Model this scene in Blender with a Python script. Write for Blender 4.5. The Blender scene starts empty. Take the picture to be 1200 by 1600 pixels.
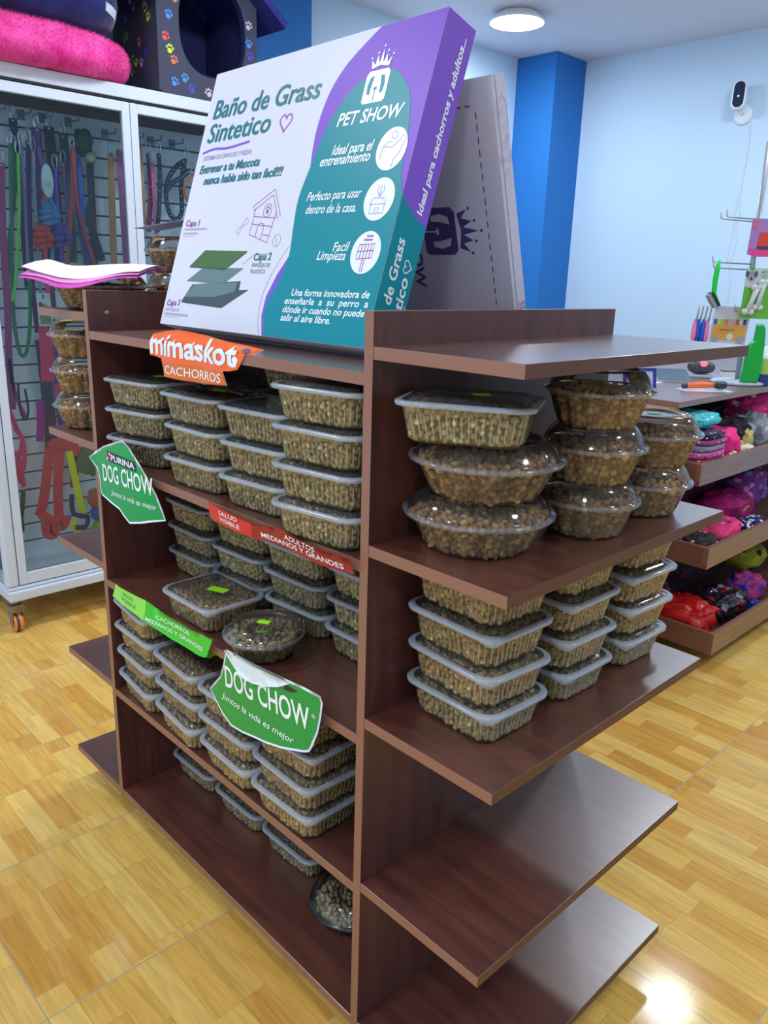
import bpy, bmesh, math, random
from mathutils import Vector, Matrix, noise
from mathutils.geometry import delaunay_2d_cdt
from mathutils.bvhtree import BVHTree

sc = bpy.context.scene
COL = sc.collection
random.seed(7)
PI = math.pi

# ------------------------------------------------------------------ camera
cam_d = bpy.data.cameras.new('camera')
cam = bpy.data.objects.new('camera', cam_d)
COL.objects.link(cam)
sc.camera = cam
cam_d.sensor_fit = 'VERTICAL'
cam_d.sensor_height = 36.0
cam_d.lens = 1241.02 / 1600 * 36.0
cam_d.clip_start = 0.02
YAW, PIT, ROL = -0.7996, 0.2867, 0.0297
fw = Vector((math.sin(YAW) * math.cos(PIT), math.cos(YAW) * math.cos(PIT), -math.sin(PIT)))
rt0 = Vector((math.cos(YAW), -math.sin(YAW), 0))
up0 = rt0.cross(fw)
rt = math.cos(ROL) * rt0 + math.sin(ROL) * up0
up = -math.sin(ROL) * rt0 + math.cos(ROL) * up0
cam.matrix_world = Matrix(((rt.x, up.x, -fw.x, 0.8209), (rt.y, up.y, -fw.y, -0.7507), (rt.z, up.z, -fw.z, 1.3765), (0, 0, 0, 1)))

# ------------------------------------------------------------------ world, exposure, lamp settings
w = bpy.data.worlds.new('world')
sc.world = w
w.use_nodes = True
bg = w.node_tree.nodes['Background']
bg.inputs[0].default_value = (0.72, 0.84, 1.0, 1)
bg.inputs[1].default_value = 0.35
sc.view_settings.view_transform = 'Standard'
sc.view_settings.look = 'None'
sc.view_settings.gamma = 1.0
sc.view_settings.use_curve_mapping = False
sc.view_settings.exposure = 1.95
sc.cycles.transparent_max_bounces = 32
LAMP_COLOR = (0.86, 0.94, 1.0)
LAMP_POWER = 26.0
CEIL = 2.75
LAMPS = [(-2.2, 3.07), (-0.62, 3.1), (0.9, 3.1), (-1.35, 0.95), (1.4, 0.9), (-1.45, -0.75), (-0.3, -1.7), (1.1, -1.5)]


# ------------------------------------------------------------------ materials
def lin(c):
    return tuple(((x / 255) / 12.92 if x / 255 <= 0.04045 else ((x / 255 + 0.055) / 1.055) ** 2.4) for x in c)


MATS = {}


def mat(name, col=(200, 200, 200), rough=0.5, metal=0.0, spec=0.5, coat=0.0, emit=None, estr=0.0, sheen=0.0, alpha=1.0):
    if name in MATS:
        return MATS[name]
    m = bpy.data.materials.new(name)
    m.use_nodes = True
    b = m.node_tree.nodes['Principled BSDF']
    b.inputs['Base Color'].default_value = (*lin(col), 1)
    b.inputs['Roughness'].default_value = rough
    b.inputs['Metallic'].default_value = metal
    b.inputs['Specular IOR Level'].default_value = spec
    b.inputs['Coat Weight'].default_value = coat
    b.inputs['Sheen Weight'].default_value = sheen
    b.inputs['Alpha'].default_value = alpha
    if emit:
        b.inputs['Emission Color'].default_value = (*emit, 1)
        b.inputs['Emission Strength'].default_value = estr
    MATS[name] = m
    return m


class NT:
    def __init__(s, m):
        s.t = m.node_tree
        s.b = s.t.nodes.get('Principled BSDF')

    def n(s, typ, **kw):
        x = s.t.nodes.new(typ)
        for k, v in kw.items():
            if k.startswith('i_'):
                x.inputs[int(k[2:])].default_value = v
            else:
                setattr(x, k, v)
        return x

    def l(s, a, b):
        s.t.links.new(a, b)

    def math(s, op, a, b=None):
        x = s.t.nodes.new('ShaderNodeMath')
        x.operation = op
        for i, v in enumerate((a, b)):
            if v is None:
                continue
            if isinstance(v, (int, float)):
                x.inputs[i].default_value = v
            else:
                s.l(v, x.inputs[i])
        return x.outputs[0]

    def ramp(s, stops, interp='LINEAR'):
        x = s.t.nodes.new('ShaderNodeValToRGB')
        x.color_ramp.interpolation = interp
        e = x.color_ramp.elements
        while len(e) < len(stops):
            e.new(0.5)
        for q, (p, c) in zip(e, stops):
            q.position = p
            q.color = (*lin(c), 1)
        return x


def wood(name, scale, c0, c1, c2, rough):
    m = mat(name, c1, rough + 0.1, coat=0.9)
    t = NT(m)
    t.b.inputs['Coat IOR'].default_value = 2.2
    t.b.inputs['Coat Roughness'].default_value = rough + 0.06
    tc = t.n('ShaderNodeTexCoord')
    mp = t.n('ShaderNodeMapping')
    mp.inputs['Scale'].default_value = scale
    t.l(tc.outputs['Object'], mp.inputs[0])
    nz = t.n('ShaderNodeTexNoise')
    nz.inputs['Scale'].default_value = 1.0
    nz.inputs['Detail'].default_value = 8
    nz.inputs['Roughness'].default_value = 0.62
    nz.inputs['Distortion'].default_value = 0.4
    t.l(mp.outputs[0], nz.inputs['Vector'])
    r = t.ramp([(0.28, c0), (0.5, c1), (0.72, c2)])
    t.l(nz.outputs[0], r.inputs[0])
    t.l(r.outputs[0], t.b.inputs['Base Color'])
    return m


WOOD_H = wood('wood_grain_along', (5, 42, 42), (66, 34, 30), (90, 47, 39), (110, 60, 48), 0.24)
WOOD_V = wood('wood_grain_upright', (42, 42, 4), (60, 31, 30), (80, 42, 38), (98, 53, 45), 0.3)
for _m in (WOOD_V,):
    _b = _m.node_tree.nodes['Principled BSDF']
    _b.inputs['Coat Weight'].default_value = 0.25
    _b.inputs['Coat IOR'].default_value = 1.5
    _b.inputs['Coat Roughness'].default_value = 0.35
WOOD_C = wood('wood_grain_counter', (42, 5, 42), (84, 44, 38), (110, 58, 47), (130, 72, 56), 0.3)
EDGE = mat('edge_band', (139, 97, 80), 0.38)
EDGE_SHADED = mat('edge_band_shaded', (92, 60, 50), 0.42, spec=0.3)  # same edge band, darkened: shade on the x-facing end shelf edges put into colour
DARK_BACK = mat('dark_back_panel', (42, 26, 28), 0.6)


def plastic(name, tint, trans, gloss_rough, milky, milk_col, ior=1.35):
    """thin clear plastic: mostly see-through, a fresnel gloss and a little milkiness"""
    m = bpy.data.materials.new(name)
    m.use_nodes = True
    nt = m.node_tree
    nt.nodes.clear()
    out = nt.nodes.new('ShaderNodeOutputMaterial')
    tr = nt.nodes.new('ShaderNodeBsdfTransparent')
    tr.inputs[0].default_value = (*lin(tint), 1)
    df = nt.nodes.new('ShaderNodeBsdfDiffuse')
    df.inputs[0].default_value = (*lin(milk_col), 1)
    gl = nt.nodes.new('ShaderNodeBsdfGlossy')
    gl.inputs['Roughness'].default_value = gloss_rough
    gl.inputs[0].default_value = (1, 1, 1, 1)
    m1 = nt.nodes.new('ShaderNodeMixShader')
    m1.inputs[0].default_value = milky
    nt.links.new(tr.outputs[0], m1.inputs[1])
    nt.links.new(df.outputs[0], m1.inputs[2])
    fr = nt.nodes.new('ShaderNodeFresnel')
    fr.inputs[0].default_value = ior
    m2 = nt.nodes.new('ShaderNodeMixShader')
    nt.links.new(fr.outputs[0], m2.inputs[0])
    nt.links.new(m1.outputs[0], m2.inputs[1])
    nt.links.new(gl.outputs[0], m2.inputs[2])
    nt.links.new(m2.outputs[0], out.inputs[0])
    MATS[name] = m
    return m


TUB = plastic('ribbed_clear_plastic', (250, 250, 248), 0.9, 0.14, 0.06, (206, 200, 176), 1.30)
TUBR = plastic('clear_plastic_rib_crest', (250, 250, 248), 0.9, 0.14, 0.38, (206, 196, 160), 1.35)
LIDC = plastic('lid_clear_plastic', (228, 232, 238), 0.9, 0.12, 0.09, (150, 160, 175), 1.33)
RIMC = plastic('clear_bowl_rim', (236, 240, 244), 0.9, 0.10, 0.16, (196, 206, 220), 1.5)
RIM = plastic('lid_milky_rim', (232, 238, 244), 0.9, 0.15, 0.44, (200, 212, 230), 1.45)
DOME = plastic('dome_clear_plastic', (240, 243, 246), 0.9, 0.08, 0.04, (170, 180, 190), 1.42)
GLASS = plastic('cabinet_glass', (240, 248, 252), 0.9, 0.02, 0.01, (120, 150, 180), 1.4)
BAGF = plastic('clear_bag_film', (225, 225, 232), 0.9, 0.12, 0.08, (190, 190, 200), 1.5)


def kibble_mat(name, stops):
    m = mat(name, (120, 100, 70), 0.75)
    t = NT(m)
    g = t.n('ShaderNodeNewGeometry')
    r = t.ramp(stops)
    t.l(g.outputs['Random Per Island'], r.inputs[0])
    oi = t.n('ShaderNodeObjectInfo')
    nz = t.n('ShaderNodeTexNoise')
    nz.inputs['Scale'].default_value = 420
    v = t.math('MULTIPLY_ADD', oi.outputs['Random'], 0.28)
    t.t.nodes[-1].inputs[2].default_value = 0.72
    v2 = t.math('MULTIPLY', v, t.math('ADD', t.math('MULTIPLY', nz.outputs[0], 0.5), 0.75))
    mx = t.n('ShaderNodeMixRGB', blend_type='MULTIPLY')
    mx.inputs[0].default_value = 1
    t.l(r.outputs[0], mx.inputs[1])
    t.l(v2, mx.inputs[2])
    t.l(mx.outputs[0], t.b.inputs['Base Color'])
    return m


KIB = kibble_mat('kibble_olive', [(0.0, (164, 142, 98)), (0.3, (188, 168, 122)), (0.55, (160, 160, 112)), (0.75, (176, 144, 104)), (1.0, (206, 188, 142))])
KIBT = kibble_mat('kibble_tan', [(0.0, (180, 150, 92)), (0.3, (206, 176, 112)), (0.6, (164, 136, 84)), (0.8, (182, 142, 92)), (1.0, (218, 192, 132))])
KIBR = kibble_mat('kibble_brown', [(0.0, (134, 92, 54)), (0.3, (178, 132, 78)), (0.6, (206, 164, 98)), (0.8, (148, 102, 62)), (1.0, (226, 184, 116))])
KCORE = mat('kibble_shade', (128, 110, 76), 0.9)
LIME = mat('lime_sticker', (170, 255, 30), 0.5)
STICKER_EDGE = mat('sticker_white', (222, 236, 246), 0.4)


# ------------------------------------------------------------------ mesh collector
class MB:
    def __init__(s):
        s.v, s.f, s.m, s.s, s.mats = [], [], [], [], []

    def mi(s, m):
        if m not in s.mats:
            s.mats.append(m)
        return s.mats.index(m)

    def face(s, idx, m, smooth=False):
        s.f.append(tuple(idx)); s.m.append(s.mi(m)); s.s.append(smooth)

    def box(s, x0, x1, y0, y1, z0, z1, m, xf=None):
        b = len(s.v)
        p = [(x0, y0, z0), (x1, y0, z0), (x1, y1, z0), (x0, y1, z0), (x0, y0, z1), (x1, y0, z1), (x1, y1, z1), (x0, y1, z1)]
        s.v += [tuple(xf @ Vector(q)) for q in p] if xf else p
        # order: bottom, top, y0, x1, y1, x0
        mm = m if isinstance(m, (list, tuple)) else [m] * 6
        for k, q in enumerate([(0, 3, 2, 1), (4, 5, 6, 7), (0, 1, 5, 4), (1, 2, 6, 5), (2, 3, 7, 6), (3, 0, 4, 7)]):
            s.face([b + i for i in q], mm[k])

    def loft(s, rings, m, cap0=None, cap1=None, smooth=True, closed=True):
        """rings of equal length; m a material or one per gap"""
        n = len(rings[0]); b = len(s.v)
        for r in rings:
            s.v += [tuple(p) for p in r]
        for k in range(len(rings) - 1):
            mm = m[k] if isinstance(m, (list, tuple)) else m
            for i in range(n if closed else n - 1):
                j = (i + 1) % n
                s.face([b + k * n + i, b + k * n + j, b + (k + 1) * n + j, b + (k + 1) * n + i], mm, smooth)
        if cap0:
            s.face([b + i for i in range(n)][::-1], cap0)
        if cap1:
            s.face([b + (len(rings) - 1) * n + i for i in range(n)], cap1)

    def tube(s, pts, r, m, n=8, caps=True, flat=None):
        """r number or list; flat = (wide, thin) makes a ribbon section kept facing +x"""
        pts = [Vector(p) for p in pts]
        rings = []
        prev = None
        for i, p in enumerate(pts):
            d = (pts[min(i + 1, len(pts) - 1)] - pts[max(i - 1, 0)])
            if d.length < 1e-9:
                d = Vector((0, 0, 1))
            d.normalize()
            if flat:
                a = d.cross(Vector(flat[2] if len(flat) > 2 else (1, 0, 0)))
                if a.length < 1e-6:
                    a = Vector((0, 1, 0))
                a.normalize(); c = a.cross(d).normalized()
                wv, tv = flat[0] / 2, flat[1] / 2
                rings.append([p + a * wv * sx + c * tv * sy for sx, sy in ((-1, -1), (1, -1), (1, 1), (-1, 1))])
                continue
            if prev is None:
                a = d.orthogonal().normalized()
            else:
                a = (prev - d * prev.dot(d)).normalized()
            prev = a
            c = d.cross(a)
            rr = r[i] if isinstance(r, (list, tuple)) else r
            rings.append([p + (a * math.cos(2 * PI * k / n) + c * math.sin(2 * PI * k / n)) * rr for k in range(n)])
        s.loft(rings, m, m if caps else None, m if caps else None, smooth=not flat)

    def lathe(s, prof, m, n=32, c=(0, 0, 0), xf=None, cap0=None, cap1=None, flute=None):
        rings = []
        for k, (r, z) in enumerate(prof):
            ring = []
            for i in range(n):
                a = 2 * PI * i / n
                rr = r * (1 + flute(a, k)) if flute else r
                p = Vector((rr * math.cos(a), rr * math.sin(a), z))
                ring.append(xf @ p if xf else p + Vector(c))
            rings.append(ring)
        s.loft(rings, m, cap0, cap1)

    def poly(s, pts2, fmap, m, thick=0.0, grid=None, mback=None, wofs=0.0):
        """filled outline laid on a surface fmap(u, v, w); thick gives it a back and a rim"""
        bm = bmesh.new()
        r = delaunay_2d_cdt([Vector(p) for p in pts2], [], [list(range(len(pts2)))], 1, 1e-7)
        vs = [bm.verts.new((p.x, p.y, 0)) for p in r[0]]
        for fc in r[2]:
            try:
                bm.faces.new([vs[i] for i in fc])
            except ValueError:
                pass
        s.bm2d(bm, fmap, m, thick, grid, mback, wofs)

    def bm2d(s, bm, fmap, m, thick=0.0, grid=None, mback=None, wofs=0.0, smooth=False):
        if grid:
            us = [v.co.x for v in bm.verts]; vs = [v.co.y for v in bm.verts]
            if us:
                for ax, lo, hi in ((0, min(us), max(us)), (1, min(vs), max(vs))):
                    k = math.floor(lo / grid) + 1
                    while k * grid < hi:
                        no = Vector((1, 0, 0)) if ax == 0 else Vector((0, 1, 0))
                        bmesh.ops.bisect_plane(bm, geom=bm.verts[:] + bm.edges[:] + bm.faces[:], plane_co=no * k * grid, plane_no=no)
                        k += 1
        bm.verts.index_update()
        b = len(s.v)
        co = [v.co.copy() for v in bm.verts]
        s.v += [tuple(fmap(c.x, c.y, wofs)) for c in co]
        n = len(co)
        for f in bm.faces:
            ids = [v.index for v in f.verts]
            if f.normal.z < 0:
                ids = ids[::-1]
            s.face([b + i for i in ids], m, bool(grid))
        if thick:
            s.v += [tuple(fmap(c.x, c.y, wofs - thick)) for c in co]
            for f in bm.faces:
                ids = [v.index for v in f.verts]
                if f.normal.z >= 0:
                    ids = ids[::-1]
                s.face([b + n + i for i in ids], mback or m, bool(grid))
            for e in bm.edges:
                if e.is_boundary:
                    i, j = e.verts[0].index, e.verts[1].index
                    s.face([b + i, b + j, b + n + j, b + n + i], mback or m)
        bm.free()

    def stroke(s, pts, wd, fmap, m, wofs=0.0, closed=False):
        pts = [Vector(p) for p in pts]
        n = len(pts)
        L, R = [], []
        for i in range(n):
            a = pts[(i - 1) % n] if (closed or i) else pts[i]
            c = pts[(i + 1) % n] if (closed or i < n - 1) else pts[i]
            d = (c - a)
            d = d.normalized() if d.length > 1e-9 else Vector((1, 0))
            nn = Vector((-d.y, d.x)) * wd / 2
            L.append(pts[i] + nn); R.append(pts[i] - nn)
        b = len(s.v)
        for p, q in zip(L, R):
            s.v += [tuple(fmap(p.x, p.y, wofs)), tuple(fmap(q.x, q.y, wofs))]
        for i in range(n if closed else n - 1):
            j = (i + 1) % n
            s.face([b + 2 * i + 1, b + 2 * j + 1, b + 2 * j, b + 2 * i], m)

    def mesh(s, name):
        me = bpy.data.meshes.new(name)
        me.from_pydata(s.v, [], s.f)
        for m in s.mats:
            me.materials.append(m)
        me.polygons.foreach_set('material_index', s.m)
        me.polygons.foreach_set('use_smooth', s.s)
        me.update()
        return me

    def build(s, name, parent=None, bevel=0.0):
        o = bpy.data.objects.new(name, s.mesh(name))
        COL.objects.link(o)
        if parent:
            o.parent = parent
            o.location = tuple(-x for x in parent.location) if parent.get('world_parts') else (0, 0, 0)
        if bevel:
            b = o.modifiers.new('bevel', 'BEVEL')
            b.width = bevel; b.segments = 2; b.limit_method = 'ANGLE'
        return o


def tag(o, label, cat, group=None):
    o['label'] = label; o['category'] = cat
    if group:
        o['group'] = group
    return o


def struct(o):
    o['kind'] = 'structure'
    return o


def thing(name, label, cat, loc=(0, 0, 0), rz=0.0, group=None, world=False):
    o = bpy.data.objects.new(name, None)
    COL.objects.link(o)
    o.location = loc
    o.rotation_euler = (0, 0, rz)
    o.empty_display_size = 0.05
    if world:
        o['world_parts'] = 1
    return tag(o, label, cat, group)


def dup(root, loc, rz, label, group, scale=None, keep=None):
    r = root.copy(); COL.objects.link(r)
    r.location = loc; r.rotation_euler = (0, 0, rz)
    r['label'] = label; r['group'] = group
    if scale:
        r.scale = scale
    for ch in root.children:
        if keep and ch.name.split('.')[0] not in keep:
            continue
        c = ch.copy(); COL.objects.link(c); c.parent = r
    return r


# ------------------------------------------------------------------ text
_txt = {}


def txt_raw(body, bold):
    key = (body, bold)
    if key in _txt:
        return _txt[key]
    cu = bpy.data.curves.new('t', 'FONT')
    cu.body = body
    cu.size = 1.0
    cu.offset = bold
    cu.resolution_u = 3
    o = bpy.data.objects.new('t', cu)
    COL.objects.link(o)
    bpy.context.view_layer.update()
    dg = bpy.context.evaluated_depsgraph_get()
    me = bpy.data.meshes.new_from_object(o.evaluated_get(dg))
    vs = [v.co.copy() for v in me.vertices]
    fs = [tuple(p.vertices) for p in me.polygons]
    bpy.data.objects.remove(o); bpy.data.curves.remove(cu); bpy.data.meshes.remove(me)
    _txt[key] = (vs, fs)
    return vs, fs


CAP = max(v.y for v in txt_raw('H', 0.0)[0])


def text(mb, body, p0, p1, cap, fmap, m, bold=0.0, shear=0.0, wofs=0.0, grid=None, arch=0.0):
    """body from p0 to p1 (baseline ends), capital height cap"""
    vs, fs = txt_raw(body, bold)
    x0 = min(v.x for v in vs); x1 = max(v.x for v in vs)
    d = Vector(p1) - Vector(p0); L = d.length; d = d / L; nn = Vector((-d.y, d.x))
    bm = bmesh.new()
    bv = []
    for v in vs:
        t = (v.x - x0) / (x1 - x0)
        h = v.y / CAP * cap
        q = Vector(p0) + d * (t * L + h * shear) + nn * (h + arch * 4 * t * (1 - t))
        bv.append(bm.verts.new((q.x, q.y, 0)))
    for f in fs:
        try:
            bm.faces.new([bv[i] for i in f])
        except ValueError:
            pass
    bm.normal_update()
    mb.bm2d(bm, fmap, m, grid=grid, wofs=wofs)


def circle(c, r, n=28, ry=None):
    return [(c[0] + r * math.cos(2 * PI * i / n), c[1] + (ry or r) * math.sin(2 * PI * i / n)) for i in range(n)]


def smoothpts(pts, k=6):
    """catmull-rom through pts"""
    out = []
    n = len(pts)
    for i in range(n - 1):
        p = [Vector(pts[max(i - 1, 0)]), Vector(pts[i]), Vector(pts[i + 1]), Vector(pts[min(i + 2, n - 1)])]
        for j in range(k):
            t = j / k
            out.append(0.5 * ((2 * p[1]) + (p[2] - p[0]) * t + (2 * p[0] - 5 * p[1] + 4 * p[2] - p[3]) * t * t + (3 * p[1] - p[0] - 3 * p[2] + p[3]) * t ** 3))
    out.append(Vector(pts[-1]))
    return out


# ================================================================== SETTING
def floor_material():
    m = mat('laminate_tile_floor', (215, 170, 100), 0.12, spec=0.22)
    t = NT(m)
    g = t.n('ShaderNodeNewGeometry')
    sp = t.n('ShaderNodeSeparateXYZ')
    t.l(g.outputs['Position'], sp.inputs[0])
    X = t.math('SUBTRACT', sp.outputs[0], 0.015)
    Y = t.math('ADD', sp.outputs[1], 0.371)
    TX, TY = 0.4645, 0.471
    row = t.math('FLOOR', t.math('DIVIDE', Y, TY / 8))
    wn = t.n('ShaderNodeTexWhiteNoise', noise_dimensions='1D')
    t.l(row, wn.inputs['W'])
    tile = t.math('FLOOR', t.math('DIVIDE', X, TX))
    px = t.math('ADD', t.math('DIVIDE', X, 0.245), t.math('MULTIPLY', wn.outputs[0], 3.7))
    piece = t.math('ADD', t.math('FLOOR', px), t.math('MULTIPLY', tile, 17.3))
    cb = t.n('ShaderNodeCombineXYZ')
    t.l(piece, cb.inputs[0]); t.l(row, cb.inputs[1])
    wn2 = t.n('ShaderNodeTexWhiteNoise', noise_dimensions='3D')
    t.l(cb.outputs[0], wn2.inputs['Vector'])
    rp = t.ramp([(0.0, (216, 160, 76)), (0.3, (228, 180, 92)), (0.6, (234, 190, 102)), (0.85, (238, 198, 114)), (1.0, (208, 150, 68))])
    t.l(wn2.outputs[0], rp.inputs[0])
    # grain
    cb2 = t.n('ShaderNodeCombineXYZ')
    t.l(t.math('ADD', t.math('MULTIPLY', X, 5.0), t.math('MULTIPLY', wn2.outputs[0], 40.0)), cb2.inputs[0])
    t.l(t.math('MULTIPLY', Y, 60.0), cb2.inputs[1])
    nz = t.n('ShaderNodeTexNoise')
    nz.inputs['Scale'].default_value = 1.0; nz.inputs['Detail'].default_value = 5; nz.inputs['Distortion'].default_value = 1.2
    t.l(cb2.outputs[0], nz.inputs['Vector'])
    gr = t.ramp([(0.3, (196, 186, 170)), (0.62, (255, 255, 255))])
    t.l(nz.outputs[0], gr.inputs[0])
    mx = t.n('ShaderNodeMixRGB', blend_type='MULTIPLY'); mx.inputs[0].default_value = 0.5
    t.l(rp.outputs[0], mx.inputs[1]); t.l(gr.outputs[0], mx.inputs[2])

    def near(v, period, wdt):   # 1 on a joint line
        fr = t.math('FRACT', t.math('DIVIDE', v, period))
        dist = t.math('MULTIPLY', t.math('MINIMUM', fr, t.math('SUBTRACT', 1.0, fr)), period)
        return t.math('LESS_THAN', dist, wdt)
    seam = t.math('MAXIMUM', near(Y, TY / 8, 0.0006), t.math('LESS_THAN', t.math('FRACT', px), 0.005))
    mx2 = t.n('ShaderNodeMixRGB'); mx2.inputs[2].default_value = (*lin((176, 128, 66)), 1)
    t.l(t.math('MULTIPLY', seam, 0.6), mx2.inputs[0]); t.l(mx.outputs[0], mx2.inputs[1])
    joint = t.math('MAXIMUM', near(X, TX, 0.0016), near(Y, TY, 0.0016))
    mx3 = t.n('ShaderNodeMixRGB'); mx3.inputs[2].default_value = (*lin((176, 160, 140)), 1)
    t.l(joint, mx3.inputs[0]); t.l(mx2.outputs[0], mx3.inputs[1])
    t.l(mx3.outputs[0], t.b.inputs['Base Color'])
    bp = t.n('ShaderNodeBump'); bp.inputs['Strength'].default_value = 0.25; bp.inputs['Distance'].default_value = 0.002
    nz2 = t.n('ShaderNodeTexNoise'); nz2.inputs['Scale'].default_value = 9
    hgt = t.math('SUBTRACT', t.math('MULTIPLY', nz2.outputs[0], 0.25), joint)
    t.l(hgt, bp.inputs['Height']); t.l(bp.outputs[0], t.b.inputs['Normal'])
    return m


def plaster(name, c):
    m = mat(name, c, 0.6, spec=0.3)
    t = NT(m)
    tc = t.n('ShaderNodeTexCoord')
    nz = t.n('ShaderNodeTexNoise'); nz.inputs['Scale'].default_value = 60; nz.inputs['Detail'].default_value = 4
    t.l(tc.outputs['Object'], nz.inputs['Vector'])
    bp = t.n('ShaderNodeBump'); bp.inputs['Strength'].default_value = 0.06; bp.inputs['Distance'].default_value = 0.01
    t.l(nz.outputs[0], bp.inputs['Height']); t.l(bp.outputs[0], t.b.inputs['Normal'])
    return m


WALL = plaster('wall_paint_pale_blue', (190, 216, 240))
CEILM = plaster('ceiling_paint', (212, 219, 234))
BLUE = plaster('column_paint_blue', (38, 114, 190))

XA, YB = -2.75, 4.13
XR, YF = 2.9, -3.2


def slab(name, a, m):
    b = MB(); b.box(*a, m)
    return struct(b.build(name))


slab('floor', (XA - 0.1, XR + 0.1, YF, YB + 0.1, -0.06, 0.0), floor_material())
slab('ceiling', (XA - 0.1, XR + 0.1, YF, YB + 0.1, CEIL, CEIL + 0.08), CEILM)
slab('wall_left', (XA - 0.1, XA, YF, YB + 0.1, 0.0, CEIL), WALL)
slab('wall_back', (XA, XR + 0.1, YB, YB + 0.1, 0.0, CEIL), WALL)
slab('wall_right', (XR, XR + 0.1, YF, YB, 0.0, CEIL), WALL)
slab('wall_column_corner', (XA, -2.447, 3.80, YB, 0.0, CEIL), BLUE)
slab('wall_column_left', (XA, -2.60, 1.45, 1.987, 0.0, CEIL), BLUE)

# ceiling lamps
LH = mat('lamp_housing_white', (240, 243, 248), 0.4)
LD = mat('lamp_diffuser_lit', (255, 255, 255), 0.5, emit=LAMP_COLOR, estr=LAMP_POWER)
lamp_labels = ['round white ceiling lamp glowing left of the blue corner column', 'round ceiling lamp above the counter', 'round ceiling lamp near the right wall',
               'round ceiling lamp above the white carton', 'round ceiling lamp right of the shelving unit', 'round ceiling lamp at the front left of the shop',
               'round ceiling lamp in front of the shelving unit', 'round ceiling lamp at the front right of the shop']
for (lx, ly), lb in zip(LAMPS, lamp_labels):
    t = thing('ceiling_lamp', lb, 'lamp', (lx, ly, CEIL), 0, 'round ceiling lamps')
    b = MB(); b.lathe([(0.0, -0.001), (0.112, -0.001), (0.125, -0.012), (0.147, -0.034), (0.152, -0.040), (0.148, -0.046), (0.142, -0.046)], LH, 40)
    b.build('lamp_housing', t)
    b = MB(); b.lathe([(0.142, -0.046), (0.12, -0.052), (0.06, -0.056), (0.001, -0.057)], LD, 40)
    b.build('lamp_diffuser', t)

# ================================================================== SHELVING UNIT
L, D, T, DE = 0.8783, 0.6154, 0.018, 0.2546
HP = 1.3333
IZ = [1.2494, 0.9722, 0.6782, 0.3911, 0.1041]
EZ = [1.2866, 1.0007, 0.7150, 0.4038, 0.1035]
unit = thing('shelving_unit', 'dark red-brown wooden shop shelving unit with open end shelves, standing mid floor', 'shelving unit', (-0.44, 0.3, 0), world=True)
# faces order: bottom, top, y0, x1, y1, x0
for x0, m in ((0.0, None), (-L - T, None)):
    b = MB()
    b.box(x0, x0 + T, 0, D, 0.0852, HP, [EDGE, EDGE, EDGE, WOOD_V, EDGE, WOOD_V])
    b.build('end_panel', unit, 0.0007)
for z in IZ:
    b = MB(); b.box(-L, 0, 0.0005, D - 0.0005, z - T, z, [WOOD_H, WOOD_H, EDGE, WOOD_H, EDGE, WOOD_H])
    b.build('shelf', unit, 0.0007)
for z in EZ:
    b = MB(); b.box(T, T + DE, 0.0005, D - 0.0005, z - T, z, [WOOD_H, WOOD_H, EDGE, EDGE_SHADED, EDGE, EDGE_SHADED])
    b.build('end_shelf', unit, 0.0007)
    b = MB(); b.box(-L - T - DE, -L - T, 0.0005, D - 0.0005, z - T, z, [WOOD_H, WOOD_H, EDGE, EDGE_SHADED, EDGE, EDGE_SHADED])
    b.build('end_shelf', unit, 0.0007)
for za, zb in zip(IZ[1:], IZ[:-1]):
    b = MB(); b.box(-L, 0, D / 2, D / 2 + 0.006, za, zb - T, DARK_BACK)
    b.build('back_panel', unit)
b = MB(); b.box(-L + .03, -.03, 0.07, D - 0.07, 0, IZ[4] - T, WOOD_V)
b.build('plinth', unit)
SCREW = mat('screw_brass', (170, 150, 110), 0.3, 0.8)
sb = MB()
for yy, zz_ in ((0.045, 1.287),):
    sb.lathe([(0.0001, 0.0022), (0.0025, 0.0022), (0.005, 0.0012), (0.0055, 0)], SCREW, 16, xf=Matrix.Translation((-L, yy, zz_)) @ Matrix.Rotation(PI / 2, 4, 'Y'))
sb.build('screw', unit)


# ================================================================== TUBS OF KIBBLE
def rrect(a, b, r, n, rib=0.0, k=0):
    """rounded rectangle outline, n points evenly by arc length"""
    segs = []
    la, lb, lc = 2 * (a - r), 2 * (b - r), PI / 2 * r
    tot = 2 * la + 2 * lb + 4 * lc
    out = []
    for i in range(n):
        s = tot * i / n
        for (kind, ln, base) in (('s', lb, 0), ('c', lc, 0), ('s', la, 1), ('c', lc, 1), ('s', lb, 2), ('c', lc, 2), ('s', la, 3), ('c', lc, 3)):
            if s <= ln:
                break
            s -= ln
        if kind == 's':
            if base == 0: p, nn = (a, -b + r + s), (1, 0)
            elif base == 1: p, nn = (a - r - s, b), (0, 1)
            elif base == 2: p, nn = (-a, b - r - s), (-1, 0)
            else: p, nn = (-a + r + s, -b), (0, -1)
        else:
            an = base * PI / 2 + s / r
            cx, cy = [(a - r, b - r), (-a + r, b - r), (-a + r, -b + r), (a - r, -b + r)][base]
            nn = (math.cos(an), math.sin(an)); p = (cx + r * nn[0], cy + r * nn[1])
        d = rib * (0.5 + 0.5 * math.cos(2 * PI * i * k / n)) if rib else 0
        out.append((p[0] - nn[0] * d, p[1] - nn[1] * d, nn))
    return out


_ico = bmesh.new(); bmesh.ops.create_icosphere(_ico, subdivisions=2, radius=1.0)
ICO_V = [v.co.copy() for v in _ico.verts]; ICO_F = [tuple(v.index for v in f.verts) for f in _ico.faces]; _ico.free()


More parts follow.
